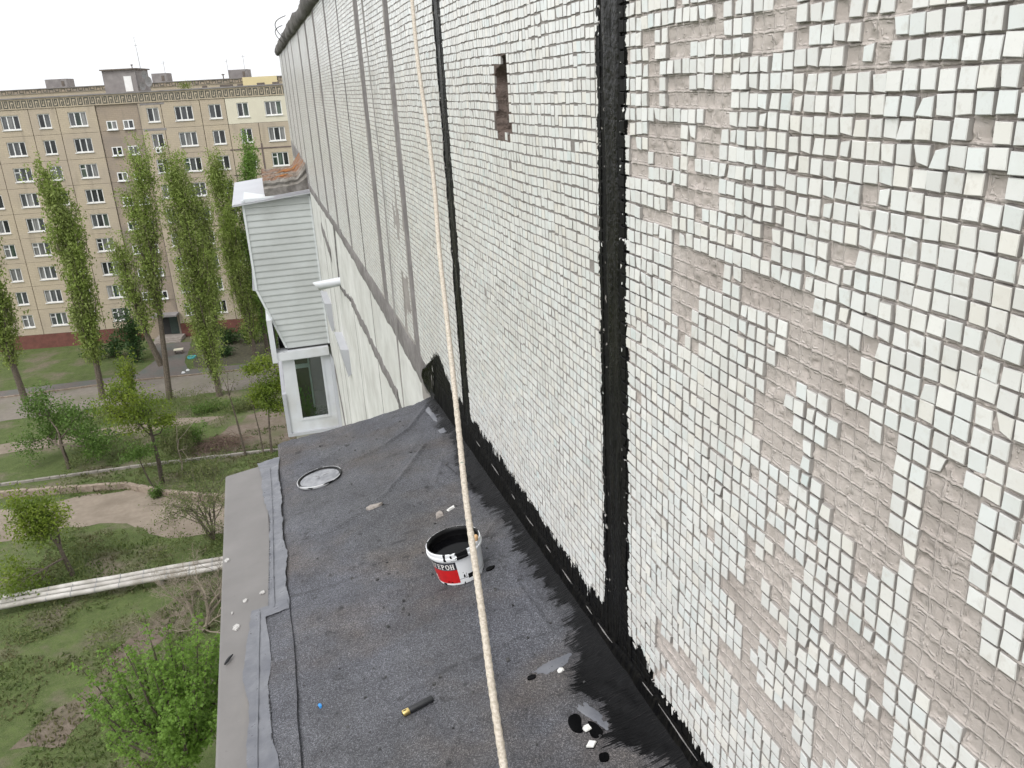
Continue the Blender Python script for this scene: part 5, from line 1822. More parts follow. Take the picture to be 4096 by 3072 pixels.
def panel(s0, s1, z0, z1, w=None, mat=None):
    """wall panel with an optional window opening (ws0, ws1, wz0, wz1)"""
    b = FB()
    if w is None:
        b.fbox(s0, s1, 0, .28, z0, z1)
    else:
        a0, a1, c0_, c1_ = w
        b.fbox(s0, a0, 0, .28, z0, z1)
        b.fbox(a1, s1, 0, .28, z0, z1)
        b.fbox(a0, a1, 0, .28, z0, c0_)
        b.fbox(a0, a1, 0, .28, c1_, z1)
    return link("wall_panel", b.mesh("wall_panel", mat or M['facade']), A1)


def window(a0, a1, z0, z1, nl, style=0, base=A1, B=FP, seed=0, sill_mat=None, open_vent=False):
    rs = random.Random(seed)
    f = FB(B)
    t = .09
    f.fbox(a0, a0 + t, .09, .17, z0, z1)
    f.fbox(a1 - t, a1, .09, .17, z0, z1)
    f.fbox(a0 + t, a1 - t, .09, .17, z0, z0 + t)
    f.fbox(a0 + t, a1 - t, .09, .17, z1 - t, z1)
    wds = (a1 - a0) / nl
    for i in range(1, nl):
        f.fbox(a0 + wds * i - .05, a0 + wds * i + .05, .085, .17, z0 + t, z1 - t)
    if open_vent:
        f.fbox(a0 + t, a0 + wds - .05, .088, .17, z1 - .48, z1 - .41)
    W_ = link("window", f.mesh("window", M['white_far']), base)
    for i in range(nl):
        pm = PANES[rs.choice([0, 0, 1, 2, 2, 3, 1])] if style == 0 else PANES[style]
        link("pane", FB(B).fbox(a0 + wds * i + .03, a0 + wds * (i + 1) - .03, .125, .14, z0 + .03, z1 - .03).mesh("pane", pm), W_)
    link("sill", FB(B).fbox(a0 - .05, a1 + .05, -.09, .12, z0 - .07, z0 - .005).mesh("sill", sill_mat or M['white_far']), W_)
    return W_


wid = 0
for ci, (s0, s1) in enumerate(colsB):
    for r in range(9):
        z1, z0 = ZR[r] - .012, ZR[r] - ST + .012
        a0, a1, nl = win[ci]
        wz1, wz0 = 23.36 - ST * r, 22.02 - ST * r
        insul = r == 0 and ci in (3, 4, 5)
        panel(s0, s1, z0 if r < 8 else 1.5, z1, (a0, a1, wz0, wz1), M['cream'] if insul else None)
        wid += 1
        window(a0, a1, wz0, wz1, nl, 0, seed=wid * 3 + 1, open_vent=(wid * 7) % 3 == 0)
for ci, (s0, s1, nl) in enumerate(left_cols):
    for r in range(9):
        z1, z0 = ZR[r] - .012, ZR[r] - ST + .012
        c_ = (s0 + s1) / 2
        hw = .86 if nl == 3 else .58
        wz1, wz0 = 23.36 - ST * r, 22.02 - ST * r
        panel(s0, s1, z0 if r < 8 else 1.5, z1, (c_ - hw, c_ + hw, wz0, wz1))
        wid += 1
        window(c_ - hw, c_ + hw, wz0, wz1, nl, 0, seed=wid * 3 + 1, open_vent=wid % 3 == 0)
link("insulation_joint", FB().fbox(7.49, 7.57, -.004, .2, 21.39, 23.84).mesh("insulation_joint", M['cream']), A1)
# stair bay with half-landing windows
for r in range(9):
    z1 = 23.85 - ST * r - .012
    z0 = z1 - ST + .024
    wz1, wz0 = 22.36 - ST * r, 21.52 - ST * r
    if r < 8:
        b = FB()
        for a_, c_ in ((-7.69, -6.99), (-6.0, -5.42), (-4.42, -3.76)):
            b.fbox(a_, c_, .10, .28, z0, z1)
        for a_, c_ in ((-6.99, -6.0), (-5.42, -4.42)):
            b.fbox(a_, c_, .10, .28, z0, wz0)
            b.fbox(a_, c_, .10, .28, wz1, z1)
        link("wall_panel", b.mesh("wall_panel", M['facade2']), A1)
        for a_, c_ in ((-6.99, -6.0), (-5.42, -4.42)):
            window(a_, c_, wz0, wz1, 2, 0, seed=500 + r * 2 + int(a_ < -6), base=A1)
b = FB()
b.fbox(-7.69, -5.75, .10, .28, 0, z1)
b.fbox(-3.95, -3.76, .10, .28, 0, z1)
b.fbox(-5.75, -3.95, .10, .28, 2.55, z1)
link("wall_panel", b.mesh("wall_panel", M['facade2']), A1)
DR = link("entrance_door", FB().fbox(-5.75, -3.95, .29, .36, .35, 2.55).mesh("entrance_door", M['dark']), A1)
link("door_leaf", FB().fbox(-4.85, -3.98, .24, .288, .36, 2.2).mesh("door_leaf", pmat("dark_green_door", (.03, .05, .045), (.05, .07, .06), 2, .5)), DR)
link("canopy", FB().fbox(-6.1, -3.6, -1.3, .1, 2.60, 2.78).mesh("canopy", M['greyroof']), A1)
b = FB()
b.fbox(-6.2, -3.4, -1.5, .12, 0, .36).fbox(-6.2, -3.4, -1.85, -1.5, 0, .24).fbox(-6.2, -3.4, -2.2, -1.85, 0, .12)
link("steps", b.mesh("steps", pmat("step_concrete", (.24, .21, .19), (.31, .28, .25), 3, .9)), A1)
b = FB()
b.fbox(-3.70, 15.0, -.03, .26, 0, 1.47).fbox(-26.5, -7.72, -.03, .26, 0, 1.47)
link("plinth", b.mesh("plinth", M['plinth']), A1)
# frieze with dark meander
link("frieze", FB().fbox(-27.0, 15.0, -.06, .28, 23.87, 24.80).mesh("frieze", M['facade']), A1)
link("roof_edge", FB().fbox(-27.05, 15.05, -.16, .5, 24.80, 24.92).mesh("roof_edge", M['greyroof']), A1)
b = FB()
s = -26.5
i = 0
u_ = .575
th_ = .10
while s < 14.4:
    a0, a1 = s + .06, s + u_ - .06
    z0, z1 = 23.98, 24.66
    o0, o1 = -.075, -.058
    if i % 2 == 0:     # G spiral
        b.fbox(a0, a0 + th_, o0, o1, z0, z1).fbox(a0 + th_, a1, o0, o1, z0, z0 + th_).fbox(a1 - th_, a1, o0, o1, z0 + th_, z1)
        b.fbox(a0 + .17, a1 - th_, o0, o1, z1 - th_, z1).fbox(a0 + .17, a0 + .17 + th_, o0, o1, z0 + .24, z1 - th_)
    else:              # n spiral
        b.fbox(a0, a0 + th_, o0, o1, z0, z1).fbox(a0 + th_, a1, o0, o1, z1 - th_, z1).fbox(a1 - th_, a1, o0, o1, z0, z1 - th_)
        b.fbox(a0 + .20, a0 + .20 + th_, o0, o1, z0, z1 - .26)
    s += u_
    i += 1
link("meander", b.mesh("meander", M['key']), A1, kind="stuff")
for q_ in ((4.4, 7.455, -.03, -.002, 18.86, 18.99), (7.625, 10.5, -.03, -.002, 18.86, 18.99), (7.46, 7.62, -.035, -.002, 16.5, 19.4), (4.4, 7.455, -.03, -.002, 16.36, 16.48), (.2, 2.6, -.03, -.002, 11.48, 11.60)):
    link("mastic_joint", FB().fbox(*q_).mesh("mastic_joint", M['mastic_line']), A1)
b = FB()
b.fbox(-3.76, -3.705, .0, .2, 0, 23.85)
link("dark_joint", b.mesh("dark_joint", M['joint']), A1)
for q_ in ((-3.5, -1.2, -.012, -.002, 23.62, 23.8), (-3.6, -1.4, -.012, -.002, 21.2, 21.42), (.3, 2.0, -.012, -.002, 8.95, 9.25)):
    link("render_patch", FB().fbox(*q_).mesh("render_patch", M['greyroof']), A1)
# roof top: lift housing, vents, weeds
b = FB().fbox(-7.6, -4.40, 3.6, 8.0, 24.55, 27.05)
link("roof_housing", b.mesh("roof_housing", M['greyroof']), A1)
link("housing_cap", FB().fbox(-7.75, -4.2, 3.4, 8.2, 27.05, 27.17).mesh("housing_cap", M['joint']), A1)
link("housing_door", FB().fbox(-5.6, -4.87, 3.56, 3.598, 25.0, 26.45).mesh("housing_door", M['white_far']), A1)
b = FB()
for s0, s1, o0 in ((4.2, 5.4, .9), (7.8, 8.5, .9), (5.9, 6.4, .8), (9.3, 9.9, .9), (2.5, 2.9, .8)):
    link("roof_ledge", FB().fbox(s0, s1, o0, o0 + .5, 24.9, 25.12).mesh("roof_ledge", M['joint']), A1)
# air conditioner and dishes, mast
AC = thing("air_conditioner", fp(-2.45, 19.06), "white air conditioner box under a far window", "air conditioner")
link("casing", FB().fbox(-2.72, -2.20, -.30, -.02, 19.08, 19.54).mesh("casing", M['white_far']), AC)
V = [fp(-2.50 + .16 * math.cos(a_), 19.31 + .16 * math.sin(a_), -.306) for a_ in np.linspace(0, 2 * math.pi, 17)[:-1]]
link("fan_grille", MB().add(V, [tuple(range(16))]).mesh("fan_grille", M['dark']), AC)
link("bracket", FB().fbox(-2.66, -2.62, -.3, 0, 19.0, 19.08).fbox(-2.3, -2.26, -.3, 0, 19.0, 19.08).mesh("bracket", M['dullmetal']), AC)


def dish(s, z, o_, r, label):
    d = thing("satellite_dish", fp(s, z, o_), label, "satellite dish", "dishes on the far roof")
    V, F = [], []
    n, m = 18, 5
    for i in range(m):
        q = i / (m - 1)
        for k2 in range(n):
            a_ = 2 * math.pi * k2 / n
            p = np.array(fp(s + .55 * r * q * math.cos(a_), z + r * q * math.sin(a_), o_ - .25 * r * (q * q) + .55 * r * q * math.cos(a_)))
            V.append(p)
    F = [(i * n + k2, i * n + (k2 + 1) % n, (i + 1) * n + (k2 + 1) % n, (i + 1) * n + k2) for i in range(m - 1) for k2 in range(n)]
    link("dish_bowl", MB().add(V, F).mesh("dish_bowl", M['dullmetal'], True), d)
    link("dish_mount", MB().tube([fp(s - .1, z, o_ + .05), fp(s - .45, z - .1, o_ + .3)], .03, 6).tube([fp(s, z, o_), fp(s + .3, z + .1, o_ - .5)], .015, 5).mesh("dish_mount", M['dullmetal']), d)


dish(-3.62, 26.5, 4.0, .42, "upper satellite dish beside the grey roof housing")
dish(-3.35, 25.85, 4.0, .5, "middle satellite dish beside the grey roof housing, the largest")
dish(-3.95, 25.45, 3.8, .40, "lowest satellite dish beside the grey roof housing")
MS = thing("antenna_mast", fp(-4.25, 27.1, 5.0), "thin leaning antenna mast on the grey roof housing", "antenna")
link("mast_pole", MB().tube([fp(-4.2, 26.9, 5), fp(-4.22, 28.6, 5), fp(-4.27, 30.1, 5)], [.035, .03, .015], 6).mesh("mast_pole", M['dullmetal']), MS)
link("antenna_arms", MB().tube([fp(-4.45, 30.0, 5), fp(-4.1, 30.05, 5)], .015, 5).tube([fp(-4.4, 29.3, 5), fp(-4.05, 29.35, 5)], .02, 5).mesh("antenna_arms", M['dullmetal']), MS)
CH = thing("roof_vent_pipe", fp(-5.0, 27.17, 5.0), "short dark vent pipe on top of the grey roof housing", "vent pipe")
link("vent_stack", MB().lathe([(.05, 0), (.05, .3), (.12, .3), (.12, .38), (0, .42)], 10, fp(-5.0, 27.17, 5.0)).mesh("vent_stack", M['joint']), CH)

# second block behind
SB = FP + FN * 45.0
A2 = thing("rear_block", fp(0, 0, 0, SB), "second tan apartment block with grey roof houses behind the first one", "building")
link("building_core", FB(SB).fbox(-45, 30, .02, 12, 0, 25.85).mesh("building_core", M['facade']), A2)
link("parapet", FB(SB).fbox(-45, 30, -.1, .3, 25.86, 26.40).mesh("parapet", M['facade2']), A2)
link("parapet_cap", FB(SB).fbox(-45, 30, -.2, .5, 26.40, 26.50).mesh("parapet_cap", M['greyroof']), A2)
b = FB(SB)
s = -44.5
i = 0
while s < 29:
    b.fbox(s, s + .09, -.125, -.098, 25.93, 26.32).fbox(s + .09, s + .5, -.125, -.098, 26.22 if i % 2 else 25.93, 26.32 if i % 2 else 26.03).fbox(s + .5, s + .59, -.125, -.098, 25.93, 26.32)
    s += .82
    i += 1
link("meander", b.mesh("meander", M['key']), A2, kind="stuff")
link("yellow_cladding", FB(SB).fbox(-1.5, 3.5, -.3, -.13, 24.2, 26.52).mesh("yellow_cladding", pmat("pale_yellow_render", (.66, .56, .33), (.62, .53, .31), 1, .8)), A2)
for s0, s1, zt in ((-3.8, -1.0, 27.7), (-14.9, -12.75, 27.75), (-30, -27, 27.7), (10, 13, 27.7)):
    RH = link("roof_housing", FB(SB).fbox(s0, s1, 2, 5, 25.8, zt).mesh("roof_housing", M['greyroof']), A2)
    link("housing_hatch", FB(SB).fbox(s1 - .75, s1 - .35, 1.96, 1.998, 26.7, 27.4).mesh("housing_hatch", M['joint']), RH)
for r in range(2):
    for i in range(26):
        s0 = -42 + i * 2.7
        window(s0, s0 + 1.3, 22.9 - ST * r, 24.2 - ST * r, 2, 0, A2, SB, 900 + i + r * 40)
for i, (s, zt, nm) in enumerate([(-3.75, 29.2, "beside the right-hand grey roof house"), (-1.3, 29.7, "thin and tall, right of the grey roof house"), (-12.8, 29.4, "by the left-hand grey roof house")]):
    t = thing("antenna_mast", fp(s, 26.5, 2, SB), "faint antenna mast on the rear block " + nm, "antenna")
    link("mast_pole", MB().tube([fp(s, 26.4, 1.8, SB), fp(s, zt, 1.8, SB)], .03, 5).mesh("mast_pole", M['dullmetal']), t)
    link("antenna_arms", MB().tube([fp(s - .3, zt - .3, 1.8, SB), fp(s + .3, zt - .25, 1.8, SB)], .02, 5).mesh("antenna_arms", M['dullmetal']), t)
VP2 = thing("roof_vent_pipe", fp(-4.4, 26.5, 1.2, SB), "dark mushroom vent on the rear block's roof edge", "vent pipe")
link("vent_stack", MB().lathe([(.08, 0), (.08, .55), (.22, .55), (.22, .68), (0, .75)], 10, fp(-4.45, 26.45, 1.2, SB)).mesh("vent_stack", M['joint']), VP2)

# ================================================================== yard
def ground_material():
    m, k, b = newmat("yard_grass")
    p = k.pos()
    g = k.mix(k.ramp(k.noise(p, 1.6, 6, .65), [(.35, 0), (.65, 1)]), (.062, .092, .028), (.105, .145, .046))
    g = k.mix(k.ramp(k.noise(p, 9, 5, .7), [(.4, 0), (.7, .7)]), g, (.14, .15, .075))
    d = k.mix(k.ramp(k.noise(p, 5, 5, .6), [(.35, 0), (.7, 1)]), (.145, .118, .090), (.215, .182, .145))
    f = k.ramp(k.noise(p, .30, 6, .62), [(.50, 0), (.64, .8)])
    col = k.mix(f, g, d)
    setb(k, b, col=col, rough=.95, normal=k.bump(k.noise(p, 14, 6, .7), .8, .12), spec=.15)
    return m


def sheet_poly(name, poly, z, mat, jag=.25, label=None):
    R_ = []
    n = len(poly)
    for i in range(n):
        a_, b_ = np.array(poly[i]), np.array(poly[(i + 1) % n])
        m = max(2, int(np.linalg.norm(b_ - a_) / .6))
        for t in np.arange(m) / m:
            q = a_ + (b_ - a_) * t
            R_.append((q[0] + jag * (vnoise(q[0] * 1.3, q[1] * 1.3, 3) - .5) * 2, q[1] + jag * (vnoise(q[0] * 1.3 + 40, q[1] * 1.3, 4) - .5) * 2, z))
    o = link(name, MB().add(R_, [tuple(range(len(R_)))]).mesh(name, mat))
    return tag(o, None, None, None, "structure")


M['grass'] = ground_material()
M['asphalt'] = pmat("old_asphalt", (.115, .098, .090), (.140, .122, .112), 4, .9, .3, 30, .02, c3=(.095, .110, .100), s3=.5)
M['roadtan'] = pmat("dusty_road", (.165, .145, .125), (.200, .178, .150), 2.5, .92, .3, 20, .03, c3=(.14, .135, .090), s3=.28)
M['dirt'] = pmat("bare_dirt", (.120, .092, .070), (.165, .132, .105), 3, .95, .6, 14, .08, c3=(.085, .085, .040), s3=.45)
M['sand'] = pmat("sandy_ground", (.205, .168, .130), (.245, .205, .162), 2.5, .95, .4, 18, .05, c3=(.155, .125, .095), s3=.4)
M['soil'] = pmat("dark_soil", (.055, .052, .034), (.085, .08, .05), 3, .95, .6, 12, .1)
M['kerb'] = pmat("kerb_concrete", (.21, .19, .17), (.28, .26, .23), 3, .9)
M['stone'] = pmat("yard_wall_stone", (.20, .155, .12), (.29, .24, .19), 4, .9, .5, 12, .04)
tag(link("ground", MB().add([(-700, -300, 0), (700, -300, 0), (700, 1500, 0), (-700, 1500, 0)], [(0, 1, 2, 3)]).mesh("ground", M['grass'])), kind="structure")
sheet_poly("road", [(-60, 73.4), (-60, 80.6), (-14, 79.0), (-4, 77.6), (12, 75.5), (12, 69.5), (-5, 72.2), (-12, 72.4)], .010, M['roadtan'], .3)
sheet_poly("path", [(-15.4, 79.3), (-10.0, 79.0), (-10.9, 83), (-10.6, 90.2), (-14.4, 90.8), (-13.6, 85)], .016, M['asphalt'], .12)
sheet_poly("pavement", [(-60, 82.4), (-60, 80.7), (-14, 79.08), (-4, 77.7), (12, 75.6), (12, 77.2), (-4, 79.3), (-14, 80.8)], .020, M['asphalt'], .05)
sheet_poly("pavement", [(-8.6, 91.3), (6, 88.7), (6, 87.9), (-8.6, 90.4)], .012, M['roadtan'], .05)
sheet_poly("soil_bed", [(-9.9, 80.6), (-2, 79.2), (6, 78), (6, 87.8), (-8.5, 90.3), (-10.3, 88)], .008, M['soil'], .3)
sheet_poly("dirt_path", [(-40, 66.4), (-14, 67.3), (-10, 67.2), (-8, 66.5), (-6.2, 65.8), (-8, 65.3), (-10.4, 65.4), (-14, 65.4), (-40, 63.9)], .010, M['sand'], .3)
sheet_poly("dirt_patch", [(-8.6, 58.6), (-7.4, 61.6), (-6.0, 63.8), (-3.6, 66.0), (4, 67.5), (4, 57.6)], .012, M['dirt'], .5)
sheet_poly("sandy_yard", [(-40, 55.6), (-40, 47.0), (-16, 50.6), (-11.9, 49.6), (-9.4, 46.9), (-6.2, 46.2), (-4, 47.5), (-5, 49.8), (-7.6, 50.8), (-10.6, 53.1), (-12.5, 54.6)], .011, M['sand'], .35)
sheet_poly("dirt_path", [(-13.8, 31), (-12.0, 30.6), (-9.2, 35.8), (-7.4, 39.5), (-8.4, 40.2), (-10.6, 36.5)], .010, M['dirt'], .3)


def kerb(name, pts, w, h, label, mat=None):
    """row of kerb stones along a line"""
    t = thing(name, (*pts[0], 0), label, "kerb")
    mb = MB()
    for a_, b_ in zip(pts[:-1], pts[1:]):
        a_, b_ = np.array(a_, float), np.array(b_, float)
        L = np.linalg.norm(b_ - a_)
        d = (b_ - a_) / L
        nn = np.array([-d[1], d[0]])
        m = max(1, int(L / 1.0))
        for i in range(m):
            c_ = a_ + d * L * (i + .5) / m
            hh = h * (.85 + .3 * random.random())
            me = MB().obox((c_[0], c_[1], hh / 2), (*(d * L / m * .48), 0), (*(nn * w / 2), 0), (0, 0, hh / 2)).mesh("kerb_stone", mat or M['kerb'])
            link("kerb_stone", me, t)
    return t


kerb("kerb", [(-30, 79.2), (-14.2, 78.75), (-4.2, 77.5), (4, 76.4)], .16, .14, "dark kerb along the far side of the yard road", M['stone'])
kerb("kerb", [(-22, 58.9), (-12.8, 58.35), (-8, 57.85), (-3, 57.25), (2, 56.8)], .22, .16, "pale kerb across the yard beside the dirt patch")
YW = kerb("yard_wall", [(-24, 57.6), (-12.5, 55.0), (-10.8, 53.4), (-7.6, 51.1), (-5.4, 50.0)], .32, .42, "low tan stone wall along the edge of the sandy yard", M['stone'])
YW["category"] = "wall"

# insulated heating pipes
M['pipewrap'] = pmat("white_pipe_wrap", (.52, .50, .47), (.40, .38, .35), 2.2, .7, .3, 12, .03, c3=(.26, .24, .21), s3=.8)
for i, (y0, y1, z, nm) in enumerate([(42.85, 41.95, .62, "farthest"), (42.45, 41.58, .58, "middle"), (42.05, 41.21, .54, "nearest")]):
    t = thing("heating_pipe", (-12, y0, 0), nm + " of the three white wrapped heating pipes across the grass", "pipe", "white heating pipes")
    pts = [(x, y0 + (y1 - y0) * (x + 34) / 34, z + .015 * math.sin(x * 1.3 + i)) for x in np.linspace(-34, 0, 60)]
    link("pipe_body", MB().tube(pts, .135, 12).mesh("pipe_body", M['pipewrap'], True), t)
    for x in np.arange(-33, 0, 1.15):
        y = y0 + (y1 - y0) * (x + 34) / 34
        link("pipe_band", MB().tube([(x - .025, y, z), (x + .025, y, z)], .145, 12).mesh("pipe_band", M['dullmetal']), t) if -15 < x < -3 else None
    link("pipe_support", MB().box(-20.2, -19.8, y0 - .3, y0 - .1, 0, z - .13).box(-9.4, -9.1, y0 - .38, y0 - .18, 0, z - .13).mesh("pipe_support", M['kerb']), t)


# ------------------------------------------------------------------ trees
M['bark'] = pmat("grey_brown_bark", (.075, .060, .045), (.135, .110, .085), 9, .95, .8, 25, .03)
M['bark_pale'] = pmat("pale_twig_bark", (.20, .165, .125), (.29, .25, .195), 9, .95, .5, 25, .02)
M['bark_dark'] = pmat("dark_bark", (.045, .036, .028), (.085, .068, .052), 9, .95, .8, 25, .03)


def leafmesh(name, C, size, mat, seed, parent, **kw):
    V, F = leaf_quads(np.asarray(C, float), size, seed, **kw)
    return link(name, mesh_np(name, V, F, mat), parent)


def poplar(base, top, R, label, lm, seed, nb=62, per=150, leaf=.17, lowest=.10, group="poplars in the yard", trunk_r=.25, name="poplar_tree"):
    g = np.random.default_rng(seed)
    base, top = np.array(base, float), np.array(top, float)
    t = thing(name, tuple(base), label, "tree", group)
    Ht = top[2] - base[2]
    mb = MB()
    T_ = np.linspace(0, 1, 12)
    bend = np.array([g.standard_normal() * .25, g.standard_normal() * .2, 0])
    trunk = [base + (top - base) * q + bend * math.sin(q * 3.1) for q in T_]
    mb.tube(trunk, [trunk_r * (1 - .93 * q) + .012 for q in T_], 8)
    C = []
    for i in range(nb):
        q = lowest + (.97 - lowest) * (i / nb) ** 1.05
        p = base + (top - base) * q + bend * math.sin(q * 3.1)
        az = g.random() * 6.283
        qq = (q - lowest) / (1 - lowest)
        prof = np.interp(qq, [0, .2, .55, .75, .9, 1], [.45, .7, 1.0, .8, .42, .15])
        ro = R * max(.10, prof) * (.65 + .5 * g.random())
        up = (2.6 + 2.2 * g.random()) * (1 - .55 * q) * Ht / 20
        e = p + np.array([math.cos(az) * ro, math.sin(az) * ro, up])
        c_ = (p + e) / 2 + np.array([math.cos(az) * ro * .25, math.sin(az) * ro * .25, -up * .10])
        pts = [p, c_, e, e + np.array([0, 0, up * .25])]
        r_ = trunk_r * (1 - q) * .30 + .012
        mb.tube(pts, [r_, r_ * .7, r_ * .35, .006], 5, False)
        dens = per * 1.3 * (.45 + 1.0 * g.random())
        n = int(dens)
        kc = max(4, n // 14)
        s = np.clip(np.repeat(g.random(kc) ** .8, n // kc + 1)[:n] + g.standard_normal(n) * .02, 0, 1)
        P = np.where(s[:, None] < .5, p + (c_ - p) * (s[:, None] * 2), c_ + (pts[3] - c_) * ((s[:, None] - .5) * 2))
        sp = (.12 + .29 * np.sin(np.clip(s, .12, 1) * 2.6))[:, None]
        oc = np.repeat(g.standard_normal((kc, 3)), n // kc + 1, 0)[:n]
        C.append(P + (oc * .85 + g.standard_normal((n, 3)) * .42) * sp * np.array([1, 1, 1.5]))
    link("trunk", mb.mesh("trunk", M['bark']), t)
    leafmesh("crown", np.concatenate(C), leaf, lm, seed + 1, t, upright=1.2, aspect=.6)
    return t


LM_POP = leaf_mat("poplar_leaf", (.18, .25, .050), (.30, .38, .10), (.22, .27, .08), .35)
LM_POP2 = leaf_mat("poplar_leaf_fresh", (.125, .245, .040), (.22, .34, .08), (.16, .25, .06), .4)
LM_YEL = leaf_mat("yellow_green_leaf", (.150, .215, .022), (.235, .290, .045), (.12, .18, .025), .4)
LM_MID = leaf_mat("mid_green_leaf", (.080, .150, .030), (.140, .225, .055), None, .4)
LM_DARK = leaf_mat("dark_green_leaf", (.035, .075, .022), (.065, .125, .040), None, .3)
LM_OLIVE = leaf_mat("olive_spring_leaf", (.100, .125, .045), (.165, .190, .070), None, .35)
LM_MAPLE = leaf_mat("fresh_maple_leaf", (.115, .215, .032), (.215, .345, .065), (.14, .25, .04), .45)
LM_DRY = leaf_mat("dry_grass_blade", (.16, .15, .07), (.22, .20, .12), None, .2)

poplar((-11.3, 72.2, 0), (-10.1, 72.2, 19.9), 1.2, "leftmost tall poplar, leaning trunk bare near the road", LM_POP, 21, 60, 210, .15, .36, trunk_r=.27)
poplar((-11.45, 72.5, 3.0), (-12.7, 72.9, 13.2), .8, "shorter poplar stem leaning left from the leftmost poplar", LM_POP, 22, 34, 170, .15, .30, trunk_r=.26)
poplar((-7.2, 71.2, 0), (-7.5, 71.3, 19.0), 1.45, "broad tall poplar in front of the far entrance", LM_POP, 23, 120, 300, .14, .06, trunk_r=.27)
poplar((-6.9, 71.8, 4.0), (-5.9, 71.8, 16.4), .7, "side poplar stem against the right flank of the broad poplar", LM_POP, 24, 38, 190, .15, .15, trunk_r=.20)
poplar((-4.2, 82, 0), (-5.0, 82, 18.0), 1.15, "poplar between the far window columns, left of the white sheet roof", LM_POP, 25, 92, 270, .15, .07, trunk_r=.24)
poplar((-3.0, 83, 0), (-1.75, 83, 19.2), 1.0, "bright poplar spire rising behind the white sheet roof", LM_POP2, 26, 78, 250, .15, .08, trunk_r=.22)
poplar((-17.0, 75, 0), (-17.3, 75, 18.5), 1.5, "poplar standing at the far left of the yard road", LM_POP, 27, 76, 220, .20, .16, trunk_r=.27)
poplar((-23.5, 77, 0), (-23.8, 77, 19.5), 1.4, "outermost poplar at the left, near the end of the road", LM_POP, 28, 76, 220, .20, .16, trunk_r=.27)


def grow(g, mb, p, d, L, r, lev, tips, curve=.25, split=3, shrink=.68, up=.12, minr=.004, sides=5):
    pts = [p]
    rr_ = [r]
    dd = d / np.linalg.norm(d)
    n = 4
    for i in range(n):
        dd = dd + g.standard_normal(3) * curve * .35 + np.array([0, 0, up * .25])
        dd = dd / np.linalg.norm(dd)
        pts.append(pts[-1] + dd * L / n)
        rr_.append(max(minr, r * (1 - .45 * (i + 1) / n)))
    mb.tube(pts, rr_, sides if lev > 1 else 4, False)
    if lev <= 1:
        tips.extend(pts[1:])
    if lev == 0:
        return
    for i in range(split + (1 if g.random() < .4 else 0)):
        q = .35 + .65 * (i + 1) / (split + 1)
        j = min(n - 1, int(q * n))
        base_ = pts[j] + (pts[j + 1] - pts[j]) * (q * n - j)
        az = g.standard_normal(3)
        nd = dd * .75 + az * .55
        grow(g, mb, base_, nd, L * shrink * (.8 + .4 * g.random()), max(minr, rr_[j] * .6), lev - 1, tips, curve, split, shrink, up, minr, sides)


def tree(name, base, h, label, seed, lm=None, per=14, leaf=.16, spread=.22, lev=4, r=.14, trunk=None, bark='bark', split=3, shrink=.68, up=.1, lean=(0, 0, 1), L0=None, curve=.3, group=None, cat="tree", stems=1):
    g = np.random.default_rng(seed)
    base = np.array(base, float)
    t = thing(name, tuple(base), label, cat, group)
    mb = MB()
    tips = []
    for s in range(stems):
        d = np.array(lean, float) + (g.standard_normal(3) * (.45, .45, 0) if stems > 1 else 0)
        grow(g, mb, base.copy(), d, L0 or h * .42, r * (1 if stems == 1 else .7 + .5 * g.random()), lev, tips, curve, split, shrink, up)
    link("trunk", mb.mesh("trunk", M[bark]), t)
    tips = np.array(tips)
    if lm is not None:
        C = np.repeat(tips, per, 0)
        C = C + g.standard_normal(C.shape) * spread
        C = C[C[:, 2] > .1]
        leafmesh("crown", C, leaf, lm, seed + 5, t, droop=.4)
    return t


def crown_tree(name, trunk, blobs, label, seed, lm, n, leaf, r=.12, bark='bark', sub=7, cat="tree"):
    g = np.random.default_rng(seed)
    t = thing(name, tuple(trunk[0]), label, cat)
    mb = MB()
    k_ = len(trunk)
    mb.tube(trunk, [r * (1 - .6 * i / (k_ - 1)) for i in range(k_)], 7, False)
    C = []
    for (x, y, z, rx, rz) in blobs:
        c_ = np.array((x, y, z))
        s0 = np.array(trunk[-1]) if z > trunk[-1][2] - .3 else np.array(trunk[max(1, k_ // 2)])
        mb.tube([s0, (s0 + c_) / 2 + g.standard_normal(3) * .15, c_], [r * .38, r * .25, r * .1], 5, False)
        for j in range(sub):
            q = c_ + g.standard_normal(3) * np.array([rx, rx, rz]) * .55
            mb.tube([c_, (c_ + q) / 2 + g.standard_normal(3) * .06, q + (q - c_) * .25], [r * .10, r * .07, .005], 4, False)
            m = int(n * (.5 + g.random()))
            C.append(q + g.standard_normal((m, 3)) * np.array([rx, rx, rz]) * .44)
    link("trunk", mb.mesh("trunk", M[bark]), t)
    leafmesh("crown", np.concatenate(C), leaf, lm, seed + 5, t, droop=.3)
    return t


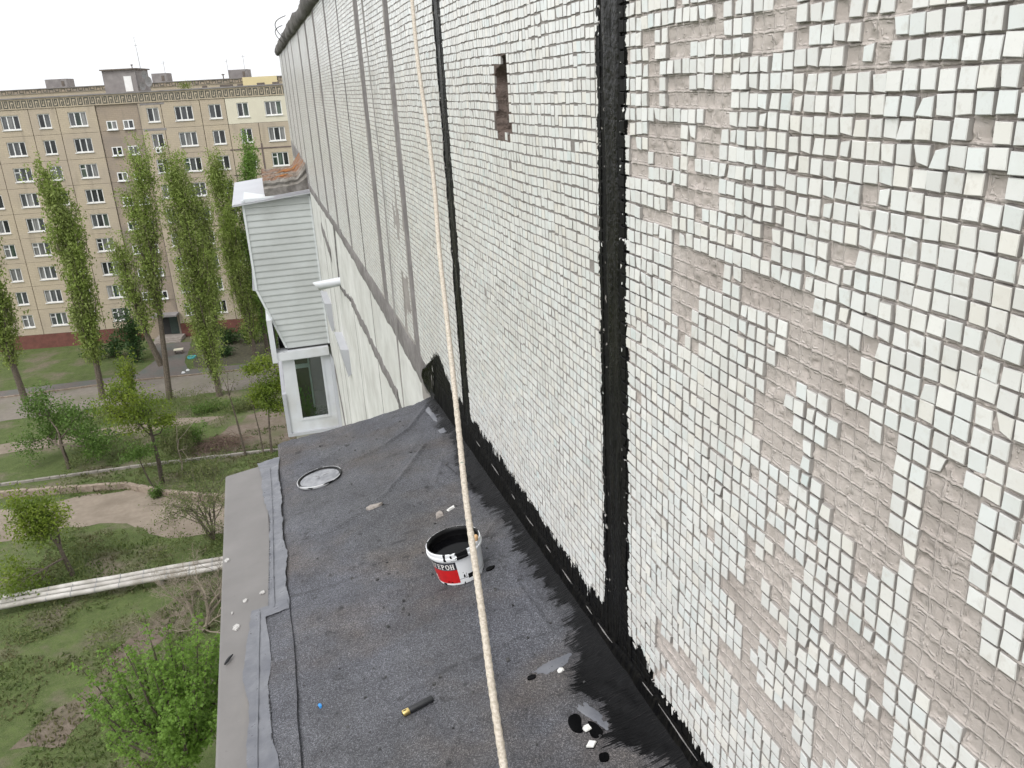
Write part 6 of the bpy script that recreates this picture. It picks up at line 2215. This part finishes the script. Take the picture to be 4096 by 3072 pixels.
crown_tree("yard_tree", [(-10.35, 54.9, 0), (-10.3, 54.9, 1.6), (-10.35, 54.9, 3.4), (-10.4, 54.9, 4.8)],
           [(-11.2, 55, 6.3, .8, .7), (-10.5, 54.8, 5.9, .8, .6), (-11.7, 55, 5.0, .8, .6), (-9.9, 55, 5.2, .7, .5), (-10.9, 54.7, 4.4, .9, .5), (-11.9, 55, 6.6, .6, .6), (-9.3, 54.9, 4.3, .5, .3), (-12.6, 55, 5.6, .8, .7)],
           "yellow green tree with a dark trunk at the left above the stone wall", 31, LM_YEL, 80, .15, .17, 'bark_dark', 9)
crown_tree("yard_tree", [(-10.7, 53.8, 0), (-11.0, 53.8, 1.2), (-11.2, 53.8, 2.3)],
           [(-11.3, 53.8, 3.0, .6, .35), (-10.7, 53.9, 2.7, .5, .3), (-11.8, 53.8, 2.6, .5, .35)],
           "small fresh green tree below the yellow green one", 32, LM_MID, 80, .13, .07, 'bark_dark')
crown_tree("yard_tree", [(-3.2, 56.9, 0), (-3.1, 56.9, 1.8), (-2.9, 56.9, 3.6)],
           [(-2.8, 56.8, 6.9, .6, .5), (-3.4, 56.8, 6.2, .6, .4), (-2.2, 56.8, 6.0, .7, .5), (-3.0, 56.6, 5.2, .8, .4), (-2.0, 56.8, 4.8, .8, .5), (-3.4, 56.7, 4.3, .6, .35), (-2.4, 56.8, 3.6, .7, .4), (-1.4, 56.9, 5.2, .8, .7), (-1.5, 57, 3.8, .8, .5)],
           "yellow green tree half hidden by the glazed balcony", 33, LM_YEL, 95, .15, .10, 'bark', 9)
crown_tree("sapling", [(-5.0, 57.3, 0), (-5.1, 57.3, 1.8), (-5.25, 57.3, 3.7), (-5.35, 57.3, 4.6)],
           [(-5.6, 57.3, 5.9, .5, .6), (-4.9, 57.3, 5.6, .45, .5), (-5.2, 57.3, 6.3, .35, .5), (-5.9, 57.3, 5.2, .3, .4)],
           "thin nearly bare sapling rising from the pale kerb", 34, LM_OLIVE, 7, .11, .085)
crown_tree("sapling", [(-3.75, 57.0, 0), (-3.8, 57.0, 2), (-3.95, 57.0, 4.2)],
           [(-4.0, 57, 5.0, .3, .5), (-3.8, 57, 5.5, .25, .4)], "second thin sapling on the kerb, right of the first", 35, LM_OLIVE, 3, .11, .06)
tree("yard_tree", (-6.7, 45.6, 0), 5.0, "many stemmed small tree with sparse olive leaves beside the metal flashing", 36, LM_OLIVE, 4, .10, .2, 3, .07, stems=6, bark='bark', split=3, L0=2.3)
tree("bare_tree", (-6.9, 36.6, 0), 5.2, "bare brown branched tree in front of the white pipes", 37, None, 0, .1, .2, 5, .12, stems=3, bark='bark_pale', split=3, L0=1.9, shrink=.70, curve=.5, lean=(-.15, 0, 1))
tree("bare_tree", (-5.3, 38.0, 0), 4.6, "bare shrub half hidden by the metal flashing", 38, None, 0, .1, .2, 4, .08, stems=4, bark='bark', split=3, L0=1.7, shrink=.70, curve=.5)
tree("yard_tree", (-17.0, 60.0, 0), 6.5, "green tree at the far left between the paths", 39, LM_MID, 10, .17, .32, 4, .16)
tree("yard_tree", (-14.0, 44.5, 0), 6.0, "green tree at the far left by the white pipes", 40, LM_YEL, 9, .15, .3, 4, .15)
tree("yard_tree", (-9.6, 59.5, 0), 2.6, "loose olive shrub left of the dirt patch", 41, LM_OLIVE, 5, .12, .2, 3, .05, stems=4, L0=1.0)
tree("broken_tree", (-9.2, 56.2, 0), 6.0, "dead pale tree with broken drooping branches near the bent tree", 43, LM_OLIVE, 1, .1, .2, 3, .06, bark='bark_pale', split=2, curve=.7, lean=(.1, 0, 1))


def bush(base, size, label, lm, seed, n=900, leaf=.16, group="bushes in the yard", name="bush"):
    g = np.random.default_rng(seed)
    t = thing(name, tuple(base), label, "bush", group)
    mb = MB()
    C = []
    for i in range(9):
        e = np.array(base) + np.array([g.standard_normal() * size[0] * .45, g.standard_normal() * size[1] * .45, size[2] * (.5 + .5 * g.random())])
        mb.tube([base, (np.array(base) + e) / 2 + g.standard_normal(3) * .05, e], [.03, .02, .008], 5, False)
        m = n // 9
        s = g.random((m, 1)) ** .5
        C.append(np.array(base) + (e - np.array(base)) * s + g.standard_normal((m, 3)) * np.array(size) * .17)
    C = np.concatenate(C)
    C = C[C[:, 2] > .03]
    link("stems", mb.mesh("stems", M['bark_dark']), t)
    leafmesh("foliage", C, leaf, lm, seed + 2, t)


bush((-15.3, 85.0, 0), (1.6, 1.5, 6.0), "tall dark green bush left of the far entrance", LM_DARK, 51, 3200, .22)
bush((-14.3, 73.0, 0), (1.3, 1.2, 4.2), "yellow green bush at the left edge of the yard road", LM_YEL, 52, 1600, .2)
bush((-6.8, 87.5, 0), (1.6, 1.2, 1.7), "dark bush below the red brown plinth, left one", LM_DARK, 53, 1500, .2)
bush((-4.4, 86.5, 0), (1.6, 1.3, 2.2), "dark bush below the red brown plinth, right one", LM_MID, 54, 1500, .2)
bush((-2.6, 84.5, 0), (1.5, 1.3, 2.8), "green bush beside the bright poplar's foot", LM_MID, 55, 1500, .2)
bush((-8.0, 67.6, 0), (1.9, 1.0, .7), "low green weeds at the foot of the broad poplar", LM_MID, 56, 1500, .14)
bush((-5.0, 66.8, 0), (2.2, 1.2, .6), "low pale weeds right of the broad poplar", LM_OLIVE, 57, 1500, .14)
bush((-10.7, 62.0, 0), (1.4, 1.3, 1.4), "green shrub in the grass between path and kerb", LM_MID, 58, 1300, .14)
bush((-8.3, 60.5, 0), (1.0, 1.0, 1.6), "darker shrub beside the brush pile", LM_MID, 59, 1100, .14)
bush((-10.4, 52.6, 0), (.6, .6, .8), "tuft of bright green at the stone wall", LM_MID, 60, 700, .12)
bush((-7.4, 54.8, 0), (1.6, 1.3, 1.2), "olive undergrowth behind the many stemmed tree", LM_OLIVE, 61, 1300, .12)
bush((-18.0, 88.0, 0), (2.2, 1.5, 2.4), "dark bush at the far left foot of the block", LM_DARK, 62, 1500, .22)
bush((-7.0, 83.0, 0), (1.3, 1.0, 1.0), "low dark bush in the soil bed behind the broad poplar", LM_DARK, 63, 900, .18)

# maple close below the roof, at the lower left
g = np.random.default_rng(77)
MT = thing("maple_tree", (-6.6, 25.6, 0), "bright green young maple rising at the lower left below the roof", "tree")
mb = MB()
trunkp = [np.array((-6.6, 25.6, 0)), np.array((-6.62, 25.6, 2.0)), np.array((-6.6, 25.65, 3.6))]
mb.tube(trunkp, [.16, .13, .11], 8, False)
C, D_ = [], []
shoots = []
for i in range(50):
    a_ = g.random() * 6.283
    rad_ = 3.0 * math.sqrt(g.random())
    hgt = 7.6 - .55 * rad_ - 1.0 * g.random()
    shoots.append((rad_ * math.cos(a_), rad_ * math.sin(a_) * .8, hgt))
shoots += [(-.15, -.1, 8.55), (1.45, .1, 7.95), (.9, -.4, 7.4), (-1.6, 0, 7.4), (-2.6, .3, 6.9), (.4, .3, 7.6), (1.7, -.4, 7.1), (-.9, -.5, 7.7)]
for (dx, dy_, hh) in shoots:
    s0 = np.array((-6.6, 25.6, 1.6 + 2.0 * g.random()))
    e = np.array((-6.6 + dx, 25.6 + dy_, hh))
    m1 = s0 + (e - s0) * .45 + np.array([dx * .18, dy_ * .18, -.2])
    pts = [s0, m1, s0 + (e - s0) * .75 + np.array([dx * .06, dy_ * .06, 0]), e]
    mb.tube(pts, [.05, .035, .02, .007], 5, False)
    for t in np.arange(.12, 1.0, .027):
        base_ = np.array([np.interp(t, [0, .45, .75, 1], [q[k2] for q in pts]) for k2 in range(3)])
        for s in range(3):
            az = g.random() * 6.283
            ln = (.14 + .42 * (1.06 - t)) * (.6 + .6 * g.random())
            tip = base_ + np.array([math.cos(az) * ln, math.sin(az) * ln, .06 - .05 * g.random()])
            m_n = 3 + int(3 * g.random())
            for q in range(m_n):
                w_ = .35 + .65 * (q + 1) / m_n
                C.append(base_ + (tip - base_) * w_ + g.standard_normal(3) * .045)
                D_.append(np.array([math.cos(az) + g.standard_normal() * .6, math.sin(az) + g.standard_normal() * .6, -.75 - .4 * g.random()]))
C = np.array(C)
D_ = np.array(D_)
D_ /= np.linalg.norm(D_, axis=1, keepdims=True)
up_ = np.array([0, 0, 1.0])
S_ = np.cross(D_, up_)
S_ /= np.linalg.norm(S_, axis=1, keepdims=True)
Lf = (.095 * (.7 + .6 * g.random((len(C), 1))))
V = []
for ang, sc_ in ((0, 1.0), (.75, .8), (-.75, .8)):
    d = D_ * math.cos(ang) + S_ * math.sin(ang)
    s_ = -D_ * math.sin(ang) + S_ * math.cos(ang)
    V.append(np.stack([C, C + d * Lf * .45 * sc_ + s_ * Lf * .2 * sc_, C + d * Lf * sc_, C + d * Lf * .45 * sc_ - s_ * Lf * .2 * sc_], 1))
V = np.concatenate(V, 1).reshape(-1, 3)
link("trunk", mb.mesh("trunk", M['bark']), MT)
link("crown", mesh_np("crown", V, np.arange(len(V)).reshape(-1, 4), LM_MAPLE), MT)

# brush pile, stump, bits in the yard
BP = thing("brush_pile", (-6.9, 59.8, 0), "heap of cut brown twigs on the dirt", "twigs")
mb = MB()
for i in range(240):
    c_ = np.array([-6.9 + g.standard_normal() * .9, 59.8 + g.standard_normal() * .55, .08 + .35 * g.random()])
    d = g.standard_normal(3) * (.6, .5, .15)
    mb.tube([c_ - d, c_ + g.standard_normal(3) * .05, c_ + d], [.012, .015, .006], 4, False)
link("twigs", mb.mesh("twigs", pmat("cut_twigs", (.10, .065, .05), (.17, .12, .09), 4, .95)), BP)
o = thing("bench", (-11.5, 86.2, 0), "small cream topped bench beside the entrance path", "bench")
link("seat", MB().box(-12.0, -11.1, 85.9, 86.5, .40, .48).mesh("seat", M['cream']), o)
for x in (-11.95, -11.25):
    link("leg", MB().box(x, x + .1, 85.95, 86.45, 0, .399).mesh("leg", M['joint']), o)
o = thing("sand_ring", (-10.4, 84.0, 0), "turquoise ring planter on the dark soil", "planter")
link("ring", MB().lathe([(.42, 0), (.44, .14), (.40, .18), (.34, .14), (.33, 0)], 24, (-10.2, 84.0, .01)).mesh("ring", pmat("turquoise_rubber", (.05, .30, .32), (.08, .36, .36), 4, .6), True), o)
o = thing("whitewashed_stump", (-8.9, 82.6, 0), "whitewashed tree stump near the turquoise ring", "stump")
link("stump_body", MB().tube([(-8.9, 82.6, 0), (-8.95, 82.6, .6), (-8.98, 82.6, 1.1)], [.2, .17, .15], 9).mesh("stump_body", M['kerb']), o)
for i, (x, y) in enumerate([(-10.35, 79.9), (-10.7, 79.3)]):
    o = thing("paper_litter", (x, y, .02), ["crumpled white paper scrap on the pavement, farther one", "crumpled white paper scrap on the pavement, nearer one"][i], "litter")
    link("scrap_body", MB().prism([(-.16, -.1), (.1, -.15), (.2, .05), (.02, .16), (-.15, .1)], 0, .12, .6).mesh("scrap_body", M['white']), o, True)
# grass blades close enough to break up the ground
C = np.stack([-16 + 14.5 * g.random(26000), 28 + 34 * g.random(26000), .04 + .05 * g.random(26000)], -1)
msk = fbm(C[:, 0] * .5, C[:, 1] * .5, 6, 3) > .47
sand = in_poly(C[:, 0], C[:, 1], [(-40, 55.6), (-40, 47.0), (-16, 50.6), (-11.9, 49.6), (-9.4, 46.9), (-6.2, 46.2), (-4, 47.5), (-5, 49.8), (-7.6, 50.8), (-10.6, 53.1), (-12.5, 54.6)])
C = C[msk & ~sand]
V, F = leaf_quads(C, .20, 9, upright=1.5, aspect=.35)
o = link("grass_tufts", mesh_np("grass_tufts", V, F, leaf_mat("grass_blade", (.055, .095, .02), (.11, .15, .045), (.13, .125, .06), .3)))
tag(o, "tufts of spring grass across the yard", "grass", None, "stuff")
# uncountable spring scrub between the paths
C = np.stack([-17 + 16 * g.random(52000), 36 + 36 * g.random(52000), np.zeros(52000)], -1)
den = fbm(C[:, 0] * .55, C[:, 1] * .4, 26, 4)
ok = den > .50
for P_ in ([(-40, 55.6), (-40, 47.0), (-16, 50.6), (-11.9, 49.6), (-9.4, 46.9), (-6.2, 46.2), (-4, 47.5), (-5, 49.8), (-7.6, 50.8), (-10.6, 53.1), (-12.5, 54.6)],
           [(-40, 66.8), (-14, 67.7), (-7, 66.4), (-7, 64.6), (-14, 65.0), (-40, 63.5)], [(-40, 40.8), (-1, 40.3), (-1, 43.6), (-40, 44.2)],
           [(-6.6, 58.6), (-5.8, 62.6), (-3.6, 65.4), (4, 66.5), (4, 58.2)]):
    ok &= ~in_poly(C[:, 0], C[:, 1], P_)
C = C[ok]
hh = np.clip((den[ok] - .50) * 7.5, .05, 1.0)
C[:, 2] = .05 + hh * g.random(len(C)) * 1.0
C[:, :2] += g.standard_normal((len(C), 2)) * .12
V, F = leaf_quads(C, .13, 19, upright=.6, aspect=.5)
o = link("scrub", mesh_np("scrub", V, F, leaf_mat("scrub_leaf", (.085, .125, .030), (.165, .200, .065), (.12, .125, .055), .35)))
tag(o, "loose light green spring scrub between the yard paths", "scrub", None, "stuff")
# weeds on the far roof edge
RB = thing("roof_weeds", fp(.9, 24.92, 1.0), "yellowish weeds growing on the far roof edge", "weeds")
C = np.array(fp(.9, 25.2, 1.0)) + g.standard_normal((420, 3)) * (.36, .2, .22)
leafmesh("foliage", C, .10, LM_YEL, 9, RB, upright=1.5)
link("stems", MB().tube([fp(.7, 24.9, 1.0), fp(.75, 25.5, 1.0)], .01, 4).tube([fp(1.1, 24.9, 1.0), fp(1.15, 25.4, 1.0)], .01, 4).mesh("stems", M['bark']), RB)
